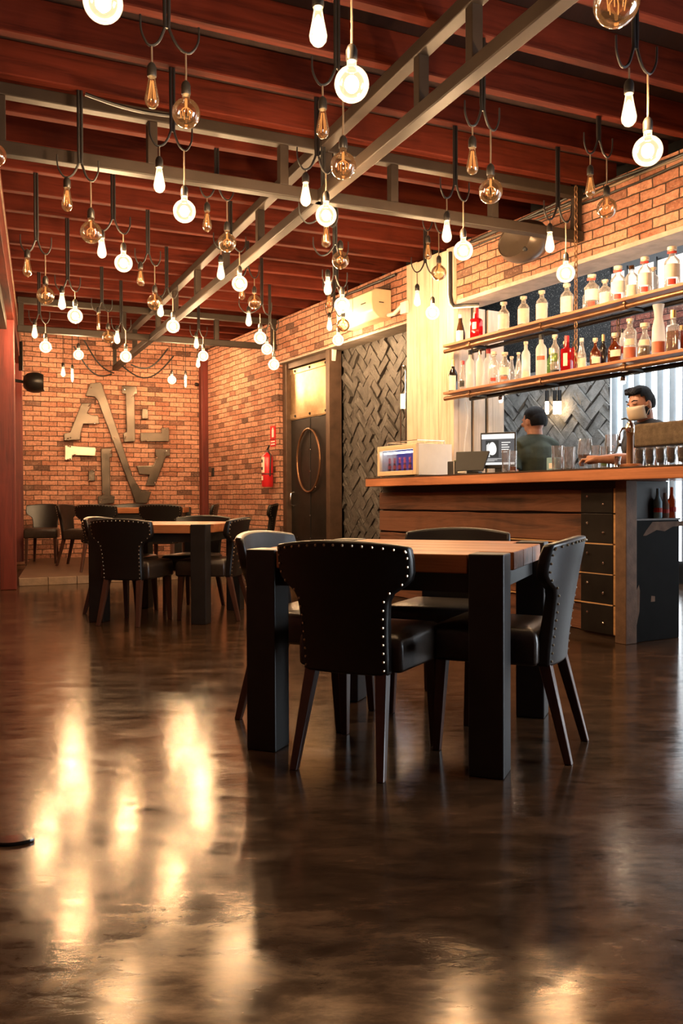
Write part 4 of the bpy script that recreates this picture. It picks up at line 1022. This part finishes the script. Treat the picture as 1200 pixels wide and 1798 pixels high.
# second table
a2 = math.radians(-11); l2 = Vector((math.cos(a2), math.sin(a2), 0)); r2 = Vector((-l2.y, l2.x, 0)); c2 = Vector((-1.41, 7.02, 0))
make_table(c2.x, c2.y, a2, 'square timber table with black legs in the middle distance', w=.96)
f = (r2 + l2 * .06).normalized(); p = c2 - r2 * .37 - l2 * .13; chair(p.x, p.y, f, 'black studded chair with back to us at front of the middle table')
p = c2 + l2 * .37 - r2 * .08; chair(p.x, p.y, -l2, 'black studded chair in profile at right of the middle table')
p = c2 - l2 * .45 + r2 * .12; chair(p.x, p.y, l2, 'black chair at left of the middle table, only its top rail showing')
p = c2 + r2 * .40 + l2 * .05; chair(p.x, p.y, -r2, 'black chair across the middle table facing us, only its top showing')
# far table on the raised floor
PZ = .0885
def up_at(px, y): v = at_y(px, 900, y); return Vector((v.x, v.y, 0))
c3 = up_at(262, 11.25)
make_table(c3.x, c3.y, math.radians(3), 'long timber table on the raised floor below the metal letters', PZ, .98)
c = up_at(179, 10.45); chair(c.x, c.y, (.03, 1), 'black studded chair with back to us, left of two at the raised table', PZ)
c = up_at(292, 10.25); chair(c.x, c.y, (.10, 1), 'black studded chair with back to us, right of two at the raised table', PZ)
c = up_at(146, 11.3); chair(c.x, c.y, (1, -.12), 'black chair in profile at left end of the raised table', PZ)
c = up_at(343, 11.30); chair(c.x, c.y, (-1, -.1), 'black chair at right end of the raised table by the corner post', PZ)
c = up_at(228, 12.0); chair(c.x, c.y, (.1, -1), 'black chair behind the raised table, seen between two chair backs', PZ)
c = up_at(75, 11.75); chair(c.x, c.y, (.18, -1), 'black leather chair facing us alone at left against the end wall', PZ)
c = up_at(446, 10.95); chair(c.x, c.y, (-1, .05), 'black chair in profile by the brick wall under the extinguisher', PZ)
# unidentified dark pointed object on the floor, its flat outline made up
q = at_z(20, 1479, 0)
mb = MB(); pts = []
for i in range(25):
    t_ = 2 * PI * i / 24; pts.append((.062 * math.cos(t_), .030 * math.sin(t_) * abs(math.sin(t_)) ** .5))
lf = MB().prism(pts, 0.001, .010, 'z').build('dark_pointed_object', M['b_dark'], bevel=.003, loc=(q.x, q.y, 0), rz=.1)
tag(lf, 'small dark pointed object lying on the polished floor at left edge', 'leaf')
MB().tube([(-.062, 0, .006), (-.085, .008, .005)], .003, 6).build('thin_tail', M['b_brown'], lf)

# ------------------------------------------------------------------ hanging bulbs on forked cable hooks
def glass_globe(b, lit):
    pr = [(.017, .0), (.018, -.022), (.026, -.034)]
    for i in range(2, 15):
        a = PI * (i / 14); pr.append((max(.0625 * math.sin(a), .0005), -.085 + .0625 * math.cos(a)))
    MB().lathe(pr, 20).build('bulb_glass', M['glass_lit' if lit else 'glass_dim'], b, smooth=True)
    if lit: MB().ball((0, 0, -.085), .026, 10, 7, (1, 1, 1.15)).build('filament', M['core_lit'], b, smooth=True)
    else:
        mb = MB(); mb.tube([(0, 0, -.02), (0, 0, -.06)], .006, 6)
        for i in range(6):
            a = i * PI / 3; mb.tube([(.006 * math.cos(a), .006 * math.sin(a), -.06), (.026 * math.cos(a), .026 * math.sin(a), -.075), (.022 * math.cos(a), .022 * math.sin(a), -.105)], .0016, 4)
        mb.build('filament', M['core_dim'], b)
def glass_tear(b, lit):
    pr = [(.015, 0), (.016, -.015), (.021, -.045), (.029, -.085), (.032, -.102), (.029, -.120), (.018, -.134), (.006, -.140), (.0005, -.141)]
    MB().lathe(pr, 16).build('bulb_glass', M['glass_lit' if lit else 'glass_dim'], b, smooth=True)
    if lit: MB().lathe([(.003, -.03), (.012, -.045), (.018, -.085), (.017, -.108), (.003, -.122)], 10).build('filament', M['core_lit'], b, smooth=True)
    else:
        mb = MB()
        for i in range(6):
            a = i * PI / 3; mb.tube([(.006 * math.cos(a), .006 * math.sin(a), -.02), (.018 * math.cos(a), .018 * math.sin(a), -.105)], .0015, 4)
        mb.build('filament', M['core_dim'], b)
def glass_tube_(b, lit):
    MB().lathe([(.013, 0), (.016, -.01), (.016, -.165), (.010, -.178), (.0005, -.181)], 12).build('bulb_glass', M['glass_lit' if lit else 'glass_dim'], b, smooth=True)
    if lit: MB().lathe([(.003, -.02), (.011, -.03), (.011, -.15), (.003, -.165)], 8).build('filament', M['core_lit'], b, smooth=True)
    else: MB().tube([(0, 0, -.01), (0, 0, -.16)], .002, 4).build('filament', M['core_dim'], b)
GL_ = {'G': (glass_globe, .085, 'globe'), 'T': (glass_tear, .080, 'teardrop'), 'U': (glass_tube_, .09, 'tube')}
# one of each kind with its glass, socket and filament; every other bulb is a copy
proto = {}
def bulb(P, kind, lit, ztop, label, mat='cord_pale'):
    """P = centre of the glass"""
    fn, dz, _ = GL_[kind]
    b = thing('pendant_bulb', label, 'bulb', (P.x, P.y, P.z + dz), 0, 'hanging filament bulbs')
    key = (kind, lit)
    if key not in proto:
        MB().lathe([(.019, -.004), (.021, .002), (.021, .035), (.015, .05), (.006, .058)], 12).build('socket', M['socket'], b, smooth=True)
        fn(b, lit); proto[key] = kids(b)
    else:
        for s in proto[key]:
            c = s.copy(); COL.objects.link(c); c.parent = b
    zc = max(.06, ztop - (P.z + dz))
    MB().tube([(0, 0, .056), (.001, 0, zc * .5), (0, 0, zc)], .0042, 6).build('cord', M[mat], b, smooth=True)
    return b
side_word = {'L': 'left', 'R': 'right'}
def hook(px, pys, z, items, desc):
    """forked cable hook: px, pys = picture place of the fork, z = distance; items = (side, kind, lit, px, py)"""
    p0 = at_y(px, pys, z); tt = TRU.loc(p0).y
    tt = min(joists, key=lambda q: abs(q - tt))
    F = at_plane(px, pys, TRU.w(0, tt), TRU.y); uF = TRU.loc(F).x
    top = JZ - .001
    if F.z > top - .08: F = Vector((F.x, F.y, top - .12))
    h = thing('cable_hook', 'dark forked cable hook ' + desc, 'hook', F, TRU.a, 'forked cable hooks under the joists')
    mb = MB()
    for s in (-.009, .009): mb.tube([(s * .7, 0, 0), (s, 0, .05), (s, 0, top - F.z)], .0085, 8)
    mb.build('stem', M['cable'], h, smooth=True)
    got = {}
    for side, kind, lit, bx, by in items:
        P = at_plane(bx, by, TRU.w(0, tt), TRU.y); du = TRU.loc(P).x - uF
        got[side] = (P, du, kind, lit)
    for side, sg in (('L', -1), ('R', 1)):
        if side in got: c = got[side][1]
        else: c = sg * .10
        c = max(.06, min(.16, c * sg)) * sg
        pts = [(sg * .008, 0, .03), (sg * .012, 0, -.005), (c * .55, 0, -.065), (c, 0, -.088), (c * 1.35, 0, -.078), (c * 1.68, 0, -.03), (c * 1.72, 0, .035)]
        fine = []
        for a in range(len(pts) - 1):      # rounded arm
            q = [Vector(pts[max(0, min(len(pts) - 1, a + k))]) for k in (-1, 0, 1, 2)]
            for k in range(4):
                t_ = k / 4; fine.append(.5 * ((2 * q[1]) + (-q[0] + q[2]) * t_ + (2 * q[0] - 5 * q[1] + 4 * q[2] - q[3]) * t_ ** 2 + (-q[0] + 3 * q[1] - 3 * q[2] + q[3]) * t_ ** 3))
        fine.append(Vector(pts[-1]))
        MB().tube(fine, [.0075 - .003 * i / len(fine) for i in range(len(fine))], 7).build('arm', M['cable'], h, smooth=True)
        if side in got:
            P, du, kind, lit = got[side]
            bulb(P, kind, lit, F.z - .086, '%s %s bulb, %s arm of hook %s' % ('glowing' if lit else 'unlit amber', GL_[kind][2], side_word[side], desc))
    return h
H_ = hook
H_(293, 50, 3.80, [('L', 'T', 0, 267, 166), ('R', 'G', 0, 327, 199)], 'nearest in upper left quarter')
H_(592, 122, 4.15, [('L', 'T', 0, 567, 221), ('R', 'G', 0, 603, 291)], 'at upper centre left of middle truss')
H_(588, -60, 3.15, [('L', 'T', 1, 559, 52), ('R', 'G', 1, 618, 148)], 'at top centre with the largest pair')
H_(150, -150, 2.75, [('R', 'G', 1, 181, 4)], 'cut by the top edge at upper left')
H_(1052, -150, 2.6, [('R', 'G', 0, 1083, 6)], 'cut by the top edge at upper right')
H_(1116, 86, 3.75, [('L', 'T', 1, 1105, 197), ('R', 'G', 1, 1138, 265)], 'nearest above bar by right edge')
H_(848, 195, 4.65, [('L', 'T', 0, 830, 286), ('R', 'G', 0, 862, 336)], 'right of middle truss, above nearer truss')
H_(1052, 248, 5.15, [('L', 'T', 0, 1037, 329), ('R', 'G', 0, 1066, 366)], 'against the brick over the bar')
H_(800, 326, 5.45, [('L', 'T', 1, 785, 409), ('R', 'G', 1, 814, 440)], 'in front of the timber column top')
H_(303, 232, 4.55, [('L', 'T', 1, 280, 319), ('R', 'G', 1, 324, 371)], 'before the nearer truss at left')
H_(980, 365, 5.9, [('L', 'T', 1, 966, 428), ('R', 'G', 1, 994, 480)], 'in front of the oval wall speaker')
H_(557, 275, 5.05, [('L', 'T', 1, 537, 344), ('R', 'G', 1, 573, 378)], 'at crossing of the nearer trusses')
H_(141, 288, 5.2, [('L', 'T', 0, 118, 353), ('R', 'G', 0, 160, 408)], 'under the nearer truss at far left')
H_(381, 326, 5.75, [('L', 'T', 0, 364, 391), ('R', 'G', 0, 399, 426)], 'left of middle truss behind nearer truss')
H_(762, 388, 7.2, [('L', 'T', 0, 752, 443), ('R', 'G', 0, 771, 479)], 'with unlit pair before the timber column')
H_(199, 386, 6.0, [('L', 'T', 1, 179, 438), ('R', 'G', 1, 217, 462)], 'in the middle of the left ceiling')
H_(260, 446, 7.1, [('L', 'T', 0, 247, 489), ('R', 'G', 0, 272, 531)], 'with unlit pair halfway along left ceiling')
H_(64, 423, 6.2, [('L', 'T', 0, 48, 471), ('R', 'G', 0, 80, 519)], 'nearest the left eave beam')
H_(119, 492, 7.4, [('L', 'T', 1, 109, 531), ('R', 'G', 1, 132, 555)], 'left of the bare tube bulb')
H_(179, 531, 8.9, [('L', 'U', 0, 173, 564), ('R', 'G', 0, 190, 592)], 'carrying the bare tube bulb')
H_(293, 506, 8.0, [('L', 'T', 1, 282, 545), ('R', 'G', 1, 304, 573)], 'under middle truss near the farther truss')
H_(405, 420, 6.85, [('L', 'T', 1, 388, 478), ('R', 'G', 1, 421, 498)], 'behind middle truss at ceiling centre')
H_(435, 470, 7.7, [('L', 'T', 0, 425, 515), ('R', 'G', 0, 447, 530)], 'with unlit pair right of middle truss')
H_(589, 430, 6.0, [('R', 'G', 0, 598, 457)], 'midway from middle truss to air conditioner')
H_(568, 372, 5.6, [('R', 'T', 0, 573, 418)], 'right behind the crossing of the trusses')
H_(460, 536, 8.4, [('L', 'T', 1, 437, 562), ('R', 'G', 1, 457, 593)], 'right of the farther truss centre')
H_(474, 566, 9.6, [('L', 'G', 1, 469, 613), ('R', 'G', 1, 481, 640)], 'with two globes at farther truss end')
H_(588, 484, 6.95, [('L', 'T', 1, 576, 504), ('R', 'G', 1, 601, 536)], 'left of the air conditioner')
H_(592, 505, 8.2, [('L', 'T', 0, 578, 530), ('R', 'G', 0, 603, 571)], 'with unlit pair before air conditioner')
H_(587, 540, 9.2, [('L', 'T', 1, 579, 571), ('R', 'G', 1, 594, 597)], 'below air conditioner near slate cladding')
H_(349, 578, 10.0, [('L', 'T', 1, 345, 603), ('R', 'G', 1, 357, 625)], 'at right part of farther truss')
H_(69, 552, 8.9, [('L', 'T', 1, 61, 584), ('R', 'G', 1, 80, 609)], 'farthest at left before the end wall')
H_(213, 566, 9.3, [('L', 'T', 1, 206, 594), ('R', 'G', 1, 221, 626)], 'under farther truss by its crossing')
H_(747, 462, 7.55, [('L', 'T', 1, 733, 526), ('R', 'G', 1, 760, 549)], 'with lit pair before the timber column')
def single(px, py, z, kind, lit, lab):
    P = at_y(px, py, z); tt = TRU.loc(P).y; tt = min(joists, key=lambda q: abs(q - tt))
    P = at_plane(px, py, TRU.w(0, tt), TRU.y)
    bulb(P, kind, lit, JZ - .002, lab, 'cable')
single(138, 623, 10.4, 'G', 1, 'glowing globe bulb on a straight cord before the end wall, left of the diagonal letter')
single(111, 654, 11.8, 'T', 1, 'glowing teardrop bulb low before the end wall, left of a tube bulb')
single(127, 659, 11.8, 'U', 1, 'glowing tube bulb low on a straight cord at left of the end wall')
single(302, 667, 12.3, 'G', 1, 'glowing globe bulb low on a straight cord at right of the end wall')
single(326, 669, 12.3, 'U', 1, 'glowing tube bulb low on a straight cord at right of the end wall')
single(348, 638, 11.9, 'T', 1, 'glowing teardrop bulb just below the globe near the corner post')
single(-9, 272, 4.7, 'G', 0, 'unlit globe bulb cut by the left edge of the picture')
# slack cables near the end wall
def swag(a, b, sag, lab, r=.012):
    pts = [a.lerp(b, i / 14) - Vector((0, 0, sag * math.sin(PI * i / 14))) for i in range(15)]
    tag(MB().tube(pts, r, 6).build('slack_cable', M['cable'], smooth=True), lab, 'cable')
swag(at_y(148, 598, 12.2), at_y(200, 655, 12.9), .10, 'slack black cable hanging from the roof to the truss end at left')
swag(at_y(130, 608, 12.2), at_y(196, 657, 12.9), .18, 'lower slack black cable left of the truss end')
swag(at_y(212, 640, 12.6), at_y(305, 625, 12.9), .26, 'slack black cable loop right of the truss end')
swag(at_y(230, 640, 12.6), at_y(295, 612, 12.9), .16, 'upper slack black cable right of the truss end')
swag(at_y(150, 165, 4.9), at_y(330, 205, 5.15), .03, 'black cable sagging along the joists at upper left', .011)

# ------------------------------------------------------------------ people
def remeshed(mb, name, mat, parent, vox, sm=4):
    o = mb.build(name, mat, parent, smooth=False)
    r = o.modifiers.new('remesh', 'REMESH'); r.mode = 'VOXEL'; r.voxel_size = vox; r.use_smooth_shade = True
    s = o.modifiers.new('smooth', 'SMOOTH'); s.factor = .5; s.iterations = sm
    return o
def xform(mb, start, mat4):
    for i in range(start, len(mb.v)): mb.v[i] = tuple(mat4 @ Vector(mb.v[i]))
def person(label, loc, face, yaw, pitch, arms, shirt, facing_mask):
    f = Vector(face).normalized(); rz = math.atan2(-f.x, f.y)
    t = thing('person', label, 'person', loc, rz)
    inv = (Matrix.Translation(Vector(loc)) @ Matrix.Rotation(rz, 4, 'Z')).inverted()
    piv = Vector((0, -.01, 1.50)); drop = Matrix.Translation((0, 0, -.03))
    HM = drop @ Matrix.Translation(piv) @ Matrix.Rotation(yaw, 4, 'Z') @ Matrix.Rotation(-pitch, 4, 'X') @ Matrix.Translation(-piv)
    b = MB()
    b.tube([(0, 0, .92), (0, .005, 1.10), (0, 0, 1.28), (0, -.01, 1.40)], [.14, .125, .145, .10], 16)
    b.tube([(-.15, -.01, 1.39), (0, -.015, 1.42), (.15, -.01, 1.39)], [.055, .075, .055], 12)
    b.tube([(0, -.015, 1.38), (0, -.005, 1.48), (0, .005, 1.56)], [.075, .062, .060], 12)
    for s in (-1, 1): b.tube([(s * .09, 0, .93), (s * .10, .01, .50), (s * .10, -.01, .09), (s * .10, .0, .05)], [.085, .058, .040, .042], 10); b.tube([(s * .10, -.05, .035), (s * .105, .16, .03)], [.036, .03], 8)
    n0 = len(b.v)
    b.ball((0, .0, 1.655), .1, 18, 14, (.76, .96, 1.13)); b.ball((0, .028, 1.592), .062, 14, 10, (.92, 1.05, .95))
    b.tube([(0, .088, 1.668), (0, .110, 1.628), (0, .098, 1.615)], [.010, .017, .012], 8)
    for s in (-1, 1):
        b.ball((s * .077, -.005, 1.638), .033, 10, 8, (.35, .72, 1.05)); b.ball((s * .034, .085, 1.672), .017, 8, 6, (1.3, .6, .6)); b.ball((s * .045, .075, 1.625), .022, 8, 6)
    b.ball((0, .092, 1.585), .018, 8, 6, (1.3, .6, .6))
    xform(b, n0, HM)
    for sh, el, wr, hd, up in arms:      # world points
        sh, el, wr, hd = [inv @ Vector(q) for q in (sh, el, wr, hd)]
        b.tube([sh, sh.lerp(el, .5), el, el.lerp(wr, .35), wr], [.052, .046, .040, .043, .027], 12)
        d = (hd - wr).normalized(); upv = Vector(up); sd = d.cross(upv).normalized(); nn = sd.cross(d)
        pal = wr + d * .05
        b.tube([wr, wr + d * .03, wr + d * .085], [.027, .032, .034], 10)
        b.tube([pal - sd * .022, pal + sd * .022], [.022, .022], 8)
        for k, (o_, ln) in enumerate(((-.030, .062), (-.010, .072), (.011, .068), (.030, .052))):
            q0 = wr + d * .085 + sd * o_; q1 = q0 + d * ln * .45 + nn * .006; q2 = q1 + d * ln * .25 - nn * .026; q3 = q2 - nn * .022 - d * .006
            b.tube([wr + d * .05 + sd * o_ * .8, q0, q1, q2, q3], [.011, .0105, .0095, .009, .0075], 8)
        q0 = wr + d * .03 - sd * .024; q1 = q0 + d * .035 - sd * .024 - nn * .012; q2 = q1 + d * .03 - nn * .012
        b.tube([q0, q1, q2], [.013, .011, .008], 8)
    remeshed(b, 'body', M['skin'], t, .0065, 3)
    s_ = MB()
    s_.tube([(0, 0, .93), (0, .005, 1.10), (0, 0, 1.28), (0, -.01, 1.385), (0, -.012, 1.44), (0, -.012, 1.475)], [.16, .15, .165, .135, .085, .066], 18)
    s_.tube([(-.18, -.012, 1.375), (-.10, -.015, 1.41), (0, -.015, 1.43), (.10, -.015, 1.41), (.18, -.012, 1.375)], [.068, .078, .085, .078, .068], 12)
    for x in (-.1, .1): s_.ball((x, 0, 1.30), .12, 12, 9, (.95, .95, 1.1))
    for sh, el, wr, hd, up in arms:
        sh, el = inv @ Vector(sh), inv @ Vector(el)
        s_.tube([sh + Vector((0, 0, .01)), sh.lerp(el, .35), sh.lerp(el, .74)], [.072, .066, .064], 12)
    remeshed(s_, 'shirt', shirt, t, .010, 5)
    tr = MB()
    tr.tube([(0, 0, .98), (0, 0, .86)], [.158, .15], 14)
    for s in (-1, 1): tr.tube([(s * .085, 0, .93), (s * .10, .01, .50), (s * .10, -.01, .07)], [.10, .075, .06], 10)
    remeshed(tr, 'trousers', M['black'], t, .014, 3)
    h = MB(); n0 = 0
    h.ball((0, -.012, 1.690), .1, 20, 14, (.80, .99, .98)); h.ball((0, -.05, 1.655), .085, 14, 10, (.90, .86, 1.1))
    if facing_mask:
        for i in range(11): h.tube([(-.05 + .01 * i, .03, 1.765), (-.045 + .009 * i, .06 + .006 * math.sin(i * 2.1), 1.768), (-.04 + .008 * i, .085 + .005 * math.sin(i * 3), 1.752 + .005 * math.sin(i * 1.7))], [.024, .018, .010], 7)
    # clear the face: cut everything in front of the hair line
    bm = bmesh.new(); tmp = bpy.data.meshes.new('t'); tmp.from_pydata(h.v, [], h.f); bm.from_mesh(tmp)
    hv = [v for v in bm.verts if (v.co.y > .045 and v.co.z < 1.725) or (v.co.y > (.034 if abs(v.co.x) > .06 and v.co.z > 1.615 else .008) and v.co.z < 1.668) or v.co.z < 1.585]
    bmesh.ops.delete(bm, geom=hv, context='VERTS'); bm.to_mesh(tmp); bm.free()
    h2 = MB(); h2.add([v.co.copy() for v in tmp.vertices], [tuple(p.vertices) for p in tmp.polygons]); xform(h2, 0, HM)
    ho = h2.build('hair', M['hair'], t, smooth=True)
    sol = ho.modifiers.new('thick', 'SOLIDIFY'); sol.thickness = .006; sol.offset = 0
    if facing_mask:
        for s in (-1, 1):
            e = MB(); e.tube([(s * .018, .102, 1.690), (s * .038, .098, 1.697), (s * .058, .080, 1.690)], [.004, .0055, .003], 6); xform(e, 0, HM); e.build('eyebrow', M['hair'], t, smooth=True)
            e = MB(); e.tube([(s * .020, .0965, 1.668), (s * .035, .095, 1.665), (s * .050, .085, 1.667)], [.002, .003, .002], 6); xform(e, 0, HM); e.build('eyelid', M['hair'], t, smooth=True)
    if facing_mask:
        k = MB(); nu, nv = 12, 6; V = []
        for j in range(nv + 1):
            for i in range(nu + 1):
                a = (-1.15 + 2.3 * i / nu); z = 1.548 + .095 * j / nv
                rr = .119 + .008 * math.cos(a) * math.sin(PI * j / nv) - (.012 if j == 0 else 0)
                V.append((.084 * math.sin(a) * 1.02, rr * math.cos(a) * (1.0) - (.0 if j < nv else -.0), z + (.012 * math.cos(a) if j == nv else 0)))
        k.add(V, [(j * (nu + 1) + i, j * (nu + 1) + i + 1, (j + 1) * (nu + 1) + i + 1, (j + 1) * (nu + 1) + i) for j in range(nv) for i in range(nu)])
        xform(k, 0, HM); mo_ = k.build('face_mask', M['mask'], t, smooth=True)
        sol = mo_.modifiers.new('thick', 'SOLIDIFY'); sol.thickness = .003
        for s in (-1, 1):
            for z in (1.56, 1.637):
                e = MB(); e.tube([(s * .072, .048, z), (s * .082, .02, (z + 1.64) / 2), (s * .086, -.015, 1.65 if z > 1.6 else 1.615)], .0022, 5); xform(e, 0, HM); e.build('mask_strap', M['mask'], mo_, smooth=True)
        for s in (-1, 1):     # short side beard
            e = MB(); e.ball((s * .068, .018, 1.600), .03, 10, 8, (.32, .8, 1.25)); xform(e, 0, HM); e.build('beard', M['hair'], t, smooth=True)
    return t
def at_bar(px, y, z): return BAR.w(BAR.hit(px, 810, y).x, y, z)
person('man in pale face mask behind the bar looking down, forearm on the counter', (2.31, 6.50, .05), (-.90, -.38, 0), .05, .30,
       [((2.23, 6.36, 1.40), tuple(at_bar(1108, -.16, 1.225)), tuple(at_bar(1053, -.36, 1.222)), tuple(at_bar(1016, -.44, 1.215)), (0, 0, 1)),
        ((2.38, 6.66, 1.40), (2.30, 6.80, 1.15), (2.08, 6.68, 1.05), (1.98, 6.60, 1.05), (0, 0, 1))], M['shirt2'], True)
person('man with short dark hair in dark green t-shirt seen from behind at the monitor', (1.80, 7.95, .045), (-.40, .92, 0), .16, .05,
       [((1.62, 7.90, 1.385), (1.60, 7.80, 1.14), (1.52, 8.02, 1.10), (1.46, 8.15, 1.10), (0, 0, 1)),
        ((1.98, 8.02, 1.385), (2.08, 8.05, 1.12), (1.98, 8.28, 1.08), (1.92, 8.40, 1.08), (0, 0, 1))], M['shirt'], False).scale = (1.16, 1.12, 1.0)

# ------------------------------------------------------------------ light and view
w = bpy.data.worlds.new('world'); S.world = w; w.use_nodes = True
w.node_tree.nodes['Background'].inputs[0].default_value = (.6, .7, .85, 1); w.node_tree.nodes['Background'].inputs[1].default_value = .02
S.cycles.use_denoising = True
S.cycles.max_bounces = 6; S.cycles.diffuse_bounces = 3; S.cycles.glossy_bounces = 4; S.cycles.transmission_bounces = 4; S.cycles.transparent_max_bounces = 24
S.cycles.caustics_reflective = False; S.cycles.caustics_refractive = False
S.cycles.sample_clamp_indirect = 6
vs = S.view_settings
vs.view_transform = 'Standard'; vs.look = 'None'; vs.gamma = 1; vs.use_curve_mapping = False; vs.exposure = 0.7
